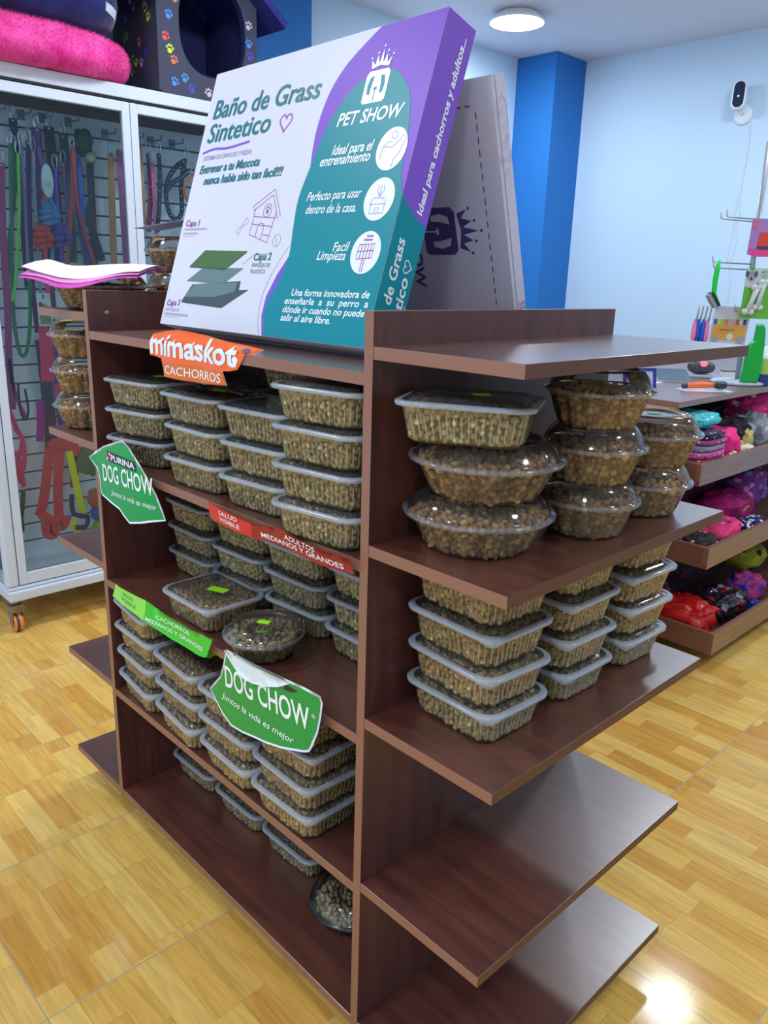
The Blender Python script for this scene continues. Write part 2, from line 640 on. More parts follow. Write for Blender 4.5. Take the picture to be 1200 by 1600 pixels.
def add_kib(b, p, r, m, rng):
    q = Matrix.Rotation(rng.uniform(0, 6.3), 3, 'X') @ Matrix.Rotation(rng.uniform(0, 6.3), 3, 'Y') @ Matrix.Rotation(rng.uniform(0, 6.3), 3, 'Z')
    s = Vector((r * rng.uniform(0.9, 1.15), r * rng.uniform(0.85, 1.1), r * rng.uniform(0.6, 0.85)))
    o = len(b.v)
    for v in ICO_V:
        w = q @ Vector((v.x * s.x, v.y * s.y, v.z * s.z))
        b.v.append((p[0] + w.x, p[1] + w.y, p[2] + w.z))
    k = b.mi(m)
    for f in ICO_F:
        b.f.append((o + f[0], o + f[1], o + f[2])); b.m.append(k); b.s.append(True)


TH = 0.0625     # stacking height of a rectangular tub
NR = 224


def tub_mesh():
    b = MB()
    rings = []
    for z, a, bb, rib in ((0.0, 0.072, 0.0565, 0.0), (0.001, 0.075, 0.0595, 0.0), (0.004, 0.0775, 0.062, 0.0), (0.008, 0.0785, 0.063, 0.0010), (0.040, 0.0850, 0.0675, 0.0012), (0.046, 0.0860, 0.0685, 0.0), (0.050, 0.0875, 0.070, 0.0), (0.051, 0.0915, 0.074, 0)):
        rings.append([(x, y, z) for x, y, _ in rrect(a, bb, 0.026, NR, rib, 56)])
    b.loft(rings, TUB, TUB, None)
    k = b.mi(TUBR)
    for q in range(3 * NR, 4 * NR):
        if q % 4 == 0:
            b.m[q] = k
    return b


def lid_mesh(tab):
    b = MB()
    rings = []
    for off, z in ((0.001, 0.0495), (0.0, 0.0498), (-0.0005, 0.0545), (0.0015, 0.0562), (0.0045, 0.0570), (0.0090, 0.0568), (0.0125, 0.0552), (0.0150, 0.0552), (0.0185, 0.0590), (0.0230, 0.0615)):
        a, bb = 0.0955 - off, 0.0775 - off
        ring = []
        for x, y, nn in rrect(a, bb, 0.032 - off * 0.6, NR):
            drop = 0.0
            if tab and off <= 0.001 and z < 0.0540:
                dd = math.hypot(x - 0.086, y + 0.068)
                drop = 0.008 * max(0.0, 1 - dd / 0.020)
            ring.append((x, y, z - drop))
        rings.append(ring)
    b.loft(rings, [RIM] * 5 + [LIDC] * 4, None, LIDC)
    return b


def darts(w_, h_, d, rng, tries=None):
    """random points no closer than d, wrapped in the first direction"""
    g = {}; out = []
    nx = max(1, int(w_ / d))
    for _ in range(tries or int(w_ * h_ / d / d * 14)):
        x, y = rng.random() * w_, rng.random() * h_
        i, j = int(x / w_ * nx), int(y / d)
        ok = True
        for di in (-2, -1, 0, 1, 2):
            for dj in (-1, 0, 1):
                for q in g.get(((i + di) % nx, j + dj), ()):
                    dx = abs(q[0] - x); dx = min(dx, w_ - dx)
                    if dx * dx + (q[1] - y) ** 2 < d * d:
                        ok = False
        if ok:
            g.setdefault((i, j), []).append((x, y)); out.append((x, y))
    return out


def rect_kibble(seed, m):
    rng = random.Random(seed)
    b = MB()
    r = 0.0052
    z = 0.0065
    per = 4 * (0.076 + 0.0592) - 8 * 0.022 + 2 * PI * 0.022
    for t_, zz_ in darts(per, 0.0405, 0.0074, rng):
        z = 0.0055 + zz_
        f = z / 0.046
        a, bb = 0.0778 + 0.008 * f - 0.0056, 0.0625 + 0.006 * f - 0.0056
        x, y, nn = rrect(a, bb, 0.022, 720)[int(t_ / per * 720) % 720]
        k = rng.uniform(0, 0.0012)
        add_kib(b, (x - nn[0] * k, y - nn[1] * k, z), r * rng.uniform(0.85, 1.2), m, rng)
    for x, y in darts(0.155, 0.122, 0.0076, rng):
        x -= 0.0775; y -= 0.061
        if abs(x) < 0.060 or abs(y) < 0.045:
            add_kib(b, (x, y, 0.0445 + rng.uniform(-.003, .0025)), r * rng.uniform(0.85, 1.2), m, rng)
    b.loft([[(x, y, zz_) for x, y, _ in rrect(a, bb, 0.02, 40)] for zz_, a, bb in ((0.003, 0.0695, 0.0535), (0.044, 0.0765, 0.060))], KCORE, KCORE, KCORE)
    return b


def sticker_mesh(w, h):
    b = MB()
    b.box(-w / 2, w / 2, -h / 2, h / 2, 0, 0.0004, LIME)
    b.v = [(x * 0.97 - y * 0.24, x * 0.24 + y * 0.97, z) for x, y, z in b.v]
    return b.mesh('price_sticker')


ME_TUB, ME_LID = tub_mesh().mesh('tub'), {'o': lid_mesh(False).mesh('lid'), 't': lid_mesh(True).mesh('lid')}
ME_KIB = {k: [rect_kibble(s + k_, m).mesh('kibble') for s in range(2)] for k_, (k, m) in zip((10, 20), (('o', KIB), ('t', KIBT)))}
ME_STK = sticker_mesh(0.024, 0.015)
ME_STKB = sticker_mesh(0.044, 0.022)
RECT = {}
for k in ME_KIB:
    for vi in range(2):
        RECT[(k, vi)] = None


def part(name, me, parent, loc=(0, 0, 0), rz=0):
    o = bpy.data.objects.new(name, me); COL.objects.link(o)
    o.parent = parent; o.location = loc; o.rotation_euler = (0, 0, rz)
    return o


def rect_tub(loc, rz, label, group, kib='o', sticker=0):
    vi = random.randrange(2)
    src = RECT[(kib, vi)]
    if src is None:
        r = thing('kibble_tub', label, 'food tub', loc, rz, group)
        part('tub', ME_TUB, r); part('lid', ME_LID[kib], r)
        k = part('kibble', ME_KIB[kib][vi], r); k['kind'] = 'stuff'
        RECT[(kib, vi)] = r
    else:
        r = dup(src, loc, rz, label, group, keep=('tub', 'lid', 'kibble'))
    if sticker:
        part('price_sticker', ME_STK if sticker == 1 else ME_STKB, r, (0.012, 0.004, 0.0617), 0.1)
    return r


LEVEL = {1: ['only tub'], 2: ['bottom', 'top'], 3: ['bottom', 'middle', 'top'], 4: ['bottom', 'second from bottom', 'third from bottom', 'top'], }


def stack(z, cx, cy, n, rz, where, group, kib='o', sticker=0, jit=0.0035, tops=None):
    for k in range(n):
        jx, jy, jr = random.uniform(-jit, jit), random.uniform(-jit, jit), random.uniform(-0.05, 0.05)
        lv = LEVEL[n][k]
        lb = 'lidded rectangular kibble tub, ' + (lv + ' of the ' if n > 1 else 'alone on the ') + where
        rect_tub((cx + jx, cy + jy, z + 0.0002 + k * TH), rz + jr, lb, group, kib, sticker if k == n - 1 else 0)


R = math.radians
G2 = 'rectangular tubs on the second front shelf'
stack(IZ[1], -0.766, 0.092, 3, R(12), 'leftmost front stack, second shelf', G2, 'o', 1)
stack(IZ[1], -0.512, 0.086, 3, R(4), 'stack under the orange sign', G2, 'o', 1)
stack(IZ[1], -0.314, 0.088, 3, R(8), 'stack behind the red strip', G2, 'o', 1)
stack(IZ[1], -0.116, 0.058, 4, R(8), 'rightmost front stack, second shelf', G2, 'o', 0)
for k, xx in enumerate((-0.60, -0.39, -0.15)):
    stack(IZ[1], xx, 0.228, 4 if k else 3, R(3), ['left', 'middle', 'right'][k] + ' rear stack, second shelf', 'rear tubs on the second front shelf')
G3 = 'rectangular tubs at the back of the third front shelf'
for k, xx in enumerate((-0.770, -0.572, -0.374, -0.176)):
    stack(IZ[2], xx, 0.222, 3, R(2), ['leftmost', 'second from left', 'third from left', 'rightmost'][k] + ' rear stack, third shelf', G3)
rect_tub((-0.540, 0.078, IZ[2] + 0.0002), R(1), 'single rectangular kibble tub with lime sticker on the third front shelf edge', G3, 't', 2)
G4 = 'rectangular tubs on the fourth front shelf'
stack(IZ[3], -0.777, 0.072, 4, R(-3), 'leftmost stack under the green strip', G4, 't')
stack(IZ[3], -0.584, 0.066, 3, R(-2), 'second stack from left, fourth shelf', G4, 't', 2)
stack(IZ[3], -0.395, 0.064, 3, R(-1), 'third stack from left, fourth shelf', G4, 't')
stack(IZ[3], -0.204, 0.066, 4, R(0), 'rightmost stack, under the lower green sign', G4, 't')
G5 = 'rectangular tubs on the bottom front shelf'
for k, xx in enumerate((-0.785, -0.582, -0.385)):
    rect_tub((xx, 0.213, IZ[4] + 0.0002), R(1), ['leftmost', 'middle', 'rightmost'][k] + ' rectangular kibble tub on the bottom front shelf', G5)
GE = 'rectangular tubs on the third right end shelf'
stack(EZ[2], 0.121, 0.142, 4, R(-4), 'front stack on the right end shelf', GE, 't')
stack(EZ[2], 0.122, 0.328, 4, R(-3), 'middle stack on the right end shelf', GE, 't')
stack(EZ[2], 0.125, 0.518, 4, R(-3), 'rear stack on the right end shelf', GE, 't')


# ---- round bowls
def bowl_things(Rr, hb, ht, kmat, seed, base_mat=None, rim_mat=None):
    """clear fluted bowl: rim radius Rr, rim height hb, total height ht"""
    NB = 120

    def fl(a, k):
        amp = (0.0, 0.03, 0.075, 0.085, 0.075, 0.01, 0, 0)[k]
        return -amp * (0.5 + 0.5 * math.cos(14 * a)) ** 2
    t = MB()
    t.lathe([(Rr * .62, 0), (Rr * .68, 0.001), (Rr * .72, hb * .12), (Rr * .80, hb * .45), (Rr * .88, hb * .82), (Rr * .92, hb * .94), (Rr * .99, hb), (Rr, hb + .001)], base_mat or TUB, NB, cap0=base_mat or TUB, flute=fl)
    l = MB()
    l.lathe([(Rr * 1.0, hb - .002), (Rr * 1.015, hb + .001), (Rr * 1.0, hb + .004), (Rr * .945, hb + .0045), (Rr * .93, hb + .007), (Rr * .86, hb + (ht - hb) * .6), (Rr * .76, ht - .003), (Rr * .70, ht - .001), (Rr * .66, ht - .0015), (Rr * .645, ht - .004), (Rr * .3, ht - .004), (0.001, ht - .004)], [rim_mat or RIMC] * 3 + [DOME] * 8, 64)
    b = MB(); rng = random.Random(seed); r = 0.0056
    for t_, zz_ in darts(2 * PI * Rr * .78, hb - .006, 0.0078, rng):
        z = .005 + zz_
        rr = Rr * (0.70 + 0.19 * z / hb) - 0.0065
        a = t_ / (Rr * .78)
        q = rr * (1 - 0.075 * (0.5 + 0.5 * math.cos(14 * a)) ** 2) - rng.uniform(0, .0015)
        add_kib(b, (q * math.cos(a), q * math.sin(a), z), r * rng.uniform(.85, 1.2), kmat, rng)
    for x, y in darts(2 * Rr, 2 * Rr, 0.0082, rng):
        x -= Rr; y -= Rr
        d = math.hypot(x, y)
        if d < Rr * .87:
            add_kib(b, (x, y, hb - .005 + (ht - hb) * .22 * (1 - (d / Rr) ** 2) + rng.uniform(-.003, .003)), r * rng.uniform(.85, 1.2), kmat, rng)
    b.lathe([(Rr * .60, .003), (Rr * .78, hb - .006), (Rr * .4, hb - .005), (0.001, hb - .003)], KCORE, 32, cap0=KCORE)
    return t.mesh('bowl'), l.mesh('dome_lid'), b.mesh('kibble')


BOWLS = {'big': bowl_things(0.111, 0.052, 0.083, KIBR, 31), 'small': bowl_things(0.082, 0.054, 0.088, KIBR, 32),
         'flat': bowl_things(0.078, 0.042, 0.067, KIB, 33),
         'black': bowl_things(0.090, 0.036, 0.070, KIB, 34, mat('black_plastic_base', (22, 22, 26), 0.25), mat('black_plastic_base'))}
BSRC = {}


def bowl(kind, loc, label, group, sticker=False, sc_=None):
    rz = random.uniform(0, 6)
    if kind not in BSRC:
        r = thing('kibble_bowl', label, 'food bowl', loc, rz, group)
        for n_, me in zip(('bowl', 'dome_lid', 'kibble'), BOWLS[kind]):
            o = part(n_, me, r)
            if n_ == 'kibble':
                o['kind'] = 'stuff'
        if kind == 'black':
            r.children[0]['label'] = 'black plastic base'
        BSRC[kind] = r
    else:
        r = dup(BSRC[kind], loc, rz, label, group, keep=('bowl', 'dome_lid', 'kibble'))
    if sticker:
        zt = {'big': .083, 'small': .088, 'flat': .067, 'black': .07}[kind] - .0036
        part('price_sticker', ME_STK, r, (0.0, 0.0, zt), 0.3 - rz)
    return r


GB = 'round bowls on the second right end shelf'
z0 = EZ[1] + 0.0002
bowl('big', (0.112, 0.132, z0), 'large round bowl of brown kibble, bottom of the front end-shelf stack', GB)
bowl('big', (0.124, 0.128, z0 + .0825), 'large round kibble bowl under a rectangular tub, right end shelf', GB)
rect_tub((0.122, 0.090, z0 + .165), R(29), 'rectangular kibble tub topping the two round bowls, right end shelf', GE, 'o', 1)
for k in range(3):
    bowl('small', (0.176 + .003 * k, 0.320 - .002 * k, z0 + .0845 * k), ['bottom', 'middle', 'top'][k] + ' round kibble bowl of the middle stack, second end shelf', GB)
for k in range(2):
    bowl('small', (0.172 + .006 * k, 0.503, z0 + .0845 * k), ['bottom bowl of the rear pair, second right end shelf', 'lime-stickered top bowl of the rear pair, second right end shelf'][k], GB, sticker=(k == 1))
bowl('flat', (-0.330, 0.058, IZ[2] + .0002), 'low round domed bowl with lime sticker on the third front shelf', 'round bowls on the front shelves', True)
bowl('black', (-0.178, 0.165, IZ[4] + .0002), 'round kibble bowl with black base on the bottom front shelf', 'round bowls on the front shelves')
GL = 'round bowls on the left end shelves'
for k in range(3):
    bowl('small', (-1.103, 0.085, z0 + .0845 * k), ['bottom', 'middle', 'top'][k] + ' round kibble bowl stacked on the left end shelf', GL)
z1 = EZ[0] + 0.0002
bowl('big', (-1.03, 0.105, z1), 'large round kibble bowl under pink papers on top of unit', GL)
for k in range(2):
    bowl('small', (-1.055, 0.325, z1 + .0845 * k), ['lower kibble bowl behind the big white carton', 'upper kibble bowl behind the carton, grey leaflet on top'][k], GL)

# pink papers on the big left bowl
PK = [mat('paper_white_pink', (250, 232, 246), 0.6), mat('paper_pink', (236, 150, 216), 0.6), mat('paper_magenta', (206, 70, 178), 0.6)]
for k in range(3):
    b = MB()
    zb = z1 + .0862 + .0030 * (2 - k)
    ph = 0.5 * k

    def fm(u, v, w, zb=zb, ph=ph):
        lift = .009 * max(0, 1 - abs(v - .03) / .09) + (0.22 * max(0, -u - 0.09) if k == 0 else 0)
        sag = -3.0 * max(0, -(v + .03)) ** 2 * (1 + .45 * math.sin(26 * u + 1.2 + ph * .4)) + 0.004 * math.sin(22 * u + ph)
        return (-1.03 + u * 0.72 - v * 0.70, 0.105 + u * 0.70 + v * 0.72, zb + lift + sag + w)
    b.poly([(-0.135, -0.100 - .010 * k), (-.05, -0.108 - .012 * k), (.06, -.098 - .008 * k), (0.122, -0.088 - .010 * k), (0.127, 0.085), (-0.13, 0.09)], fm, PK[k], 0.0012, 0.02, PK[k])
    tag(b.build('paper_sheet'), ['white-pink paper sheet lying uppermost on the left end bowl', 'pink paper sheet between two others on the left end bowl', 'magenta paper sheet lowest on the left end bowl'][k], 'paper', 'papers on the left end bowl')
# grey leaflet on the upper bowl
b = MB()
GP = mat('leaflet_lavender', (150, 145, 180), 0.5)
WHT = mat('print_white', (236, 242, 248), 0.5)


def fml(u, v, w):
    return (-1.055 + u * .70 - v * .7, 0.325 + u * .71 + v * .7, z1 + .1745 + 0.022 * (1 + math.sin(9 * u + 0.3)) + w)


b.poly([(-0.085, -0.08), (0.10, -0.075), (0.10, 0.07), (-0.06, 0.08)], fml, GP, 0.001, 0.015)
text(b, 'MIL', (-0.02, -0.072), (0.085, -0.07), 0.03, fml, WHT, 0.03, wofs=0.0007, grid=0.015)
tag(b.build('leaflet'), 'curled lavender-grey leaflet with white letters on a kibble bowl', 'leaflet')


# ================================================================== PRINTED CARTONS
TEAL = mat('print_teal', (0, 134, 150), 0.4, spec=0.3)
PURP = mat('print_purple', (128, 84, 200), 0.42, spec=0.25)
TEALT = mat('print_teal_text', (0, 118, 134), 0.35)
CARD = mat('carton_white_gloss', (212, 214, 228), 0.4, spec=0.3)
LAV = mat('print_lavender', (176, 158, 206), 0.4)
MAG = mat('print_magenta', (160, 84, 178), 0.4)
GRN = mat('print_grass', (64, 104, 52), 0.5)
GRY = mat('print_grey', (98, 122, 124), 0.45)
GRYD = mat('print_dark_grey', (60, 76, 82), 0.45)
PRW = mat('print_cream_white', (232, 238, 244), 0.35)
PDK = mat('print_dark_purple', (72, 52, 120), 0.5)

BW, BH, BT = 0.6529, 0.5267, 0.0669
YAW1, TILT1 = -0.01175, 0.30493


def carton_frame(x0, y0, z0_, yaw, tilt, sgn):
    ex = Vector((math.cos(yaw), math.sin(yaw), 0)); ey = Vector((-math.sin(yaw), math.cos(yaw), 0)); ez = Vector((0, 0, 1))
    upv = math.cos(tilt) * ez + sgn * math.sin(tilt) * ey
    bk = math.cos(tilt) * ey - sgn * math.sin(tilt) * ez
    return Vector((x0, y0, z0_)), ex, upv, bk


o1, ex1, up1, bk1 = carton_frame(-0.7601, 0.1694, IZ[0] + .0004, YAW1, TILT1, 1)
F1 = o1 - bk1 * BT


def f_front(u, v, w):
    return F1 + ex1 * u + up1 * v - bk1 * w


def f_side(u, v, w):            # u runs from the front to the back
    return F1 + ex1 * (BW + w) + bk1 * u + up1 * v


def f_box(b, O, ex, upv, bk, W_, H_, T_, m):
    M = Matrix((( ex.x, bk.x, upv.x, O.x), (ex.y, bk.y, upv.y, O.y), (ex.z, bk.z, upv.z, O.z), (0, 0, 0, 1)))
    b.box(0, W_, 0, T_, 0, H_, m, M)


def logo(b, fm, cx, cy, s, m, mbg, wofs, rot=0.0):
    """square face emblem wearing a crown"""
    c_, s_ = math.cos(rot), math.sin(rot)

    def tr(p):
        return (cx + (p[0] * c_ - p[1] * s_) * s, cy + (p[0] * s_ + p[1] * c_) * s)
    sq = [(-.42, -.5), (.42, -.5), (.5, -.42), (.5, .35), (.40, .46), (-.40, .46), (-.5, .35), (-.5, -.42)]
    b.poly([tr(p) for p in sq], fm, m, wofs=wofs)
    # dog head outline cut in the background colour
    for sx in (-1, 1):
        ear = [(.14, .30), (.30, .26), (.37, .02), (.33, -.22), (.22, -.25), (.20, .02)]
        b.poly([tr((sx * p[0], p[1])) for p in (ear if sx > 0 else ear[::-1])], fm, mbg, wofs=wofs + .0003)
    b.poly([tr(p) for p in circle((0, -.08), .08, 14, .045)], fm, mbg, wofs=wofs + .0003)
    b.stroke([tr(p) for p in ((0, -.13), (0, -.46))], .03 * s, fm, mbg, wofs + .0003)
    cr = [(-.36, .52), (-.44, .80), (-.26, .64), (-.20, .92), (-.08, .66), (0, 1.08), (.08, .66), (.20, .92), (.26, .64), (.44, .80), (.36, .52), (0, .60)]
    b.poly([tr(p) for p in cr[::-1]], fm, m, wofs=wofs)
    for p in ((-.46, .86), (-.21, .99), (0, 1.16), (.21, .99), (.46, .86)):
        b.poly([tr(q) for q in circle(p, .035, 10)], fm, m, wofs=wofs)


def heart(cx, cy, s):
    return [(cx + s * 0.0625 * 16 * math.sin(t) ** 3 * .5, cy + s * .0313 * (13 * math.cos(t) - 5 * math.cos(2 * t) - 2 * math.cos(3 * t) - math.cos(4 * t))) for t in [2 * PI * i / 30 for i in range(30)]]


b = MB()
f_box(b, F1, ex1, up1, bk1, BW, BH, BT, CARD)
edgeL = [(0.3804, .002), (0.369, 0.0367), (0.3712, 0.0667), (0.3902, 0.1017), (0.401, 0.1457), (0.3938, 0.1943), (0.3886, 0.2477), (0.4015, 0.3044), (0.412, 0.3462), (0.4281, 0.3821), (0.4571, 0.42), (0.4849, 0.4387), (0.5223, 0.4463), (0.5607, 0.4467), (0.5926, 0.4267), (0.6148, 0.3981), (0.6276, 0.3586), (0.6349, 0.3158), (0.638, 0.2819), (0.6455, 0.2580), (0.6527, 0.2440)]
teal_out = [tuple(p) for p in smoothpts(edgeL, 4)] + [(0.6527, .0005), (.3812, .0005)]
pur_edge = [(0.505, 0.5262), (0.4821, 0.511), (0.4362, 0.476), (0.4075, 0.4362), (0.3949, 0.3907), (0.3935, 0.35), (0.3999, 0.3046)]
pur_out = [tuple(p) for p in smoothpts(pur_edge, 4)] + [(0.412, 0.31), (.6527, .20), (.6527, .5262)]
b.poly(pur_out, f_front, PURP, wofs=.0003)
b.poly([(0.401, 0.1457), (0.3782, 0.1113), (0.3609, 0.0712), (0.3607, 0.0363), (0.3753, 0.0006), (0.40, 0.0006), (0.42, 0.1)], f_front, PURP, wofs=.0003)
b.poly(teal_out, f_front, TEAL, wofs=.0007)
b.stroke(smoothpts([(0.3943, 0.1627), (0.366, 0.121), (0.3483, 0.0708), (0.3540, 0.026), (0.366, 0.0016)], 5), .0016, f_front, LAV, .0003)
tx = lambda s, p0, p1, cap, m, bold=0.012, sh=0.0, f=f_front, w=.0012: text(b, s, p0, p1, cap, f, m, bold, sh, w)
tx('Baño de Grass', (.0247, .4300), (.3758, .4270), .0370, TEALT, .012, .12)
tx('Sintetico', (.0229, .3805), (.2429, .3815), .0370, TEALT, .012, .12)
b.stroke([(p[0] * 1 - .0, p[1]) for p in heart(.292, .394, .036)], .0035, f_front, MAG, .0004, True)
b.stroke(smoothpts([(.0167, .3600), (.06, .3655), (.11, .3630), (.185, .3690)], 5), .0048, f_front, PURP, .0004)
tx('SISTEMA DE CAPAS DE 3 PIEZAS', (.0255, .3438), (.2002, .3437), .0085, LAV)
tx('Entrenar a tu Mascota', (.0222, .3165), (.2371, .3180), .0165, TEALT, .022, .2)
tx('nunca habia sido tan facil!!!', (.048, .2925), (.3174, .2935), .0165, TEALT, .022, .2)
tx('Capa 1', (.0147, .2075), (.0674, .2073), .0125, MAG, .012, .1)
LAVL = mat('print_pale_lavender', (192, 182, 212), 0.4)
greek = lambda u0, u1, v, h, f, m: [b.stroke([(u, v), (min(u + q, u1), v)], h, f, m, .0012) for u, q in ((u0 + i * .0052, (.0022, .0036, .0043)[i % 3]) for i in range(int((u1 - u0) / .0052)))]
greek(.0137, .1072, .2010, .0045, f_front, LAVL)
greek(.0137, .0720, .1920, .0045, f_front, LAVL)
b.stroke([(.0118, .1860), (.060, .1860)], .0008, f_front, LAV, .0004)
tx('Capa 2', (.2937, .1365), (.3481, .1380), .0135, TEALT, .012, .1)
tx('BANDEJA DE', (.2939, .1245), (.350, .1245), .0075, GRY, 0)
tx('PLASTICO', (.2939, .1125), (.340, .1125), .0075, GRY, 0)
tx('Capa 3', (.0118, .0390), (.0632, .0420), .0125, MAG, .012, .1)
tx('BANDEJA DE', (.0129, .0290), (.068, .0290), .0060, LAV, 0)
greek(.0129, .1087, .0225, .0050, f_front, LAVL)
b.stroke([(.0118, .0165), (.075, .0165)], .001, f_front, LAV, .0004)
b.stroke([(.262, .13), (.291, .1475), (.345, .1490)], .0009, f_front, GRY, .0004)
b.poly([(.0688, .1238), (.1152, .1565), (.2669, .1544), (.2044, .1199)][::-1], f_front, GRN, wofs=.0004)
b.poly([(.0688, .1238), (.2044, .1199), (.2669, .1544), (.2669, .1520), (.2044, .1172), (.0688, .1212)], f_front, GRYD, wofs=.0005)
b.poly([(.0696, .0927), (.1231, .1216), (.2678, .1218), (.2096, .0896)][::-1], f_front, GRY, wofs=.0004)
b.poly([(.0696, .0535), (.0963, .0866), (.2679, .0974), (.2690, .0800), (.3016, .0818), (.2227, .0432), (.0696, .0480)][::-1], f_front, GRYD, wofs=.0004)
b.poly([(.0760, .0600), (.1050, .0870), (.2600, .0950), (.2550, .0760), (.1900, .0640)][::-1], f_front, GRY, wofs=.0006)
# bone, kennel, ball
b.stroke([(.2155, .1990), (.2210, .2000), (.2330, .2090), (.2350, .2160), (.2400, .2190), (.2430, .2150), (.2470, .2110), (.2440, .2070), (.2370, .2060), (.2250, .1960), (.2240, .1890), (.2190, .1860), (.2165, .1900), (.2120, .1930)], .0014, f_front, LAV, .0004, True)
for pts in ([(.2523, .2399), (.3104, .2690), (.3462, .2176), (.3389, .2129), (.3090, .2590), (.2560, .2310), (.2523, .2399)], [(.2616, .2330), (.2592, .1860), (.3225, .1698), (.3305, .2256)],
            [(.2600, .2200), (.3310, .2150)], [(.2600, .2060), (.3290, .1990)], [(.3050, .1850), (.3260, .1820)], [(.280, .1815), (.2810, .2000), (.2880, .2080), (.2980, .2050), (.3010, .1950), (.3000, .1765)]):
    b.stroke(pts, .0016, f_front, MAG, .0004)
b.stroke(circle((.3015, .2298), .0125, 18), .0014, f_front, MAG, .0004, True)
for dx, dy, r_ in ((0, -.002, .0042), (-.0055, .0035, .0018), (-.002, .0065, .0018), (.002, .0065, .0018), (.0055, .0035, .0018)):
    b.poly(circle((.3015 + dx, .2298 + dy), r_, 10), f_front, MAG, wofs=.0004)
b.stroke(circle((.3521, .1735), .0115, 18), .0014, f_front, LAV, .0004, True)
b.stroke([(.344, .181), (.352, .176), (.354, .163)], .001, f_front, LAV, .0004)
# right teal block
logo(b, f_front, .5268, .4255, .056, PRW, TEAL, .0011)
tx('PET SHOW', (.4485, .3672), (.6052, .3660), .0215, PRW, .02, .18)
tx('Ideal para el', (.4539, .3180), (.5546, .3181), .0165, PRW, .02, .2)
tx('entrenamiento', (.4268, .3010), (.5555, .3010), .0165, PRW, .02, .2)
tx('Perfecto para usar', (.4144, .2416), (.5550, .2417), .0150, PRW, .014, .2)
tx('dentro de la casa.', (.4190, .2190), (.5533, .2180), .0150, PRW, .014, .2)
tx('Facil', (.5189, .1527), (.5566, .1540), .0150, PRW, .014, .2)
tx('Limpieza', (.4822, .1385), (.5553, .1385), .0150, PRW, .014, .2)
tx('Una forma innovadora de', (.4350, .0755), (.6368, .0785), .0115, PRW, .02, .18)
tx('enseñarle  a  su  perro  a', (.4208, .0605), (.6391, .0635), .0115, PRW, .02, .18)
tx('dónde ir cuando no puede', (.4210, .0455), (.6352, .0485), .0115, PRW, .02, .18)
tx('salir al aire libre.', (.4211, .0308), (.5575, .0325), .0115, PRW, .02, .18)
for (cx, cy) in ((.603, .3158), (.603, .2360), (.602, .1508)):
    b.poly(circle((cx, cy), .0345, 36), f_front, PRW, wofs=.0011)
lw = .0016
# dog outline with ball above
b.stroke([(.580, .300), (.582, .315), (.588, .320), (.604, .318), (.618, .328), (.622, .336), (.632, .330), (.626, .318), (.622, .306), (.614, .298), (.612, .286)], lw, f_front, LAV, .0014)
b.stroke(circle((.604, .337), .006, 12), lw, f_front, LAV, .0014, True)
b.stroke([(.578, .318), (.585, .322), (.590, .326), (.600, .328)], lw, f_front, LAV, .0014)
# house with plant
b.stroke([(.584, .228), (.590, .238), (.612, .238), (.622, .228), (.584, .228)], lw, f_front, LAV, .0014)
b.stroke([(.587, .228), (.587, .213), (.619, .213), (.619, .228)], lw, f_front, LAV, .0014)
b.stroke([(.599, .213), (.599, .222), (.607, .222), (.607, .213)], lw, f_front, LAV, .0014)
for dx in (-.008, 0, .008):
    b.stroke([(.603, .240), (.603 + dx, .250), (.603 + dx * .6, .258)], lw, f_front, LAV, .0014)
# brush
b.stroke([(.583, .150), (.584, .163), (.620, .165), (.619, .142), (.583, .140), (.583, .150)], lw, f_front, MAG, .0014)
for k in range(1, 5):
    b.stroke([(.583 + .0074 * k, .141), (.584 + .0074 * k, .163)], lw, f_front, MAG, .0014)
b.stroke([(.583, .152), (.620, .154)], lw, f_front, MAG, .0014)
for dx in (-.0025, .0025):
    b.stroke([(.601 + dx, .140), (.601 + dx, .119)], lw, f_front, MAG, .0014)
b.stroke([(.592, .171), (.612, .171)], .003, f_front, MAG, .0014); b.stroke([(.597, .177), (.612, .177)], .003, f_front, MAG, .0014)
# side
sd = [tuple(p) for p in smoothpts([(.0003, .2440), (.0112, .2350), (.039, .2205), (.0667, .2125)], 4)]
b.poly(sd + [(.0667, .5262), (.0003, .5262)], f_side, PURP, wofs=.0003)
b.poly([(.0003, .0004), (.0667, .0004)] + sd[::-1], f_side, TEAL, wofs=.0003)


def f_sideT(u, v, w):     # text runs up the side
    return f_side(-v, u, w)


text(b, 'Ideal para cachorros y adultos...', (.2263, -.0500), (.5043, -.0512), .0120, f_sideT, PRW, .03, .15, .0009)
text(b, 'Baño de Grass', (.0100, -.0330), (.1807, -.0285), .0175, f_sideT, PRW, .02, .12, .0009)
text(b, 'Sintetico', (.0100, -.0600), (.1270, -.0555), .0175, f_sideT, PRW, .02, .12, .0009)
b.stroke([(p[0], p[1]) for p in heart(.1440, -.0470, .020)], .0018, f_sideT, PRW, .0009, True)
b.stroke([(.02, -.0640), (.085, -.0625)], .0015, f_sideT, PRW, .0009)
tag(b.build('cardboard_box'), 'large white, purple and teal printed carton leaning back on top of unit', 'box', 'flat cartons on top of the unit')

# second carton, leaning the other way
W2, H2, T2 = 0.6529, 0.4611, 0.0315
o2, ex2, up2, bk2 = carton_frame(-0.7412, 0.4688, IZ[0] + .0004, 0.0065, 0.28615, -1)
CARD2 = mat('carton_greyish_white', (196, 190, 206), 0.45)


def f2(u, v, w):
    return o2 + ex2 * u + up2 * v - bk2 * w


def f2s(u, v, w):
    return o2 + ex2 * (W2 + w) + bk2 * u + up2 * v


b = MB()
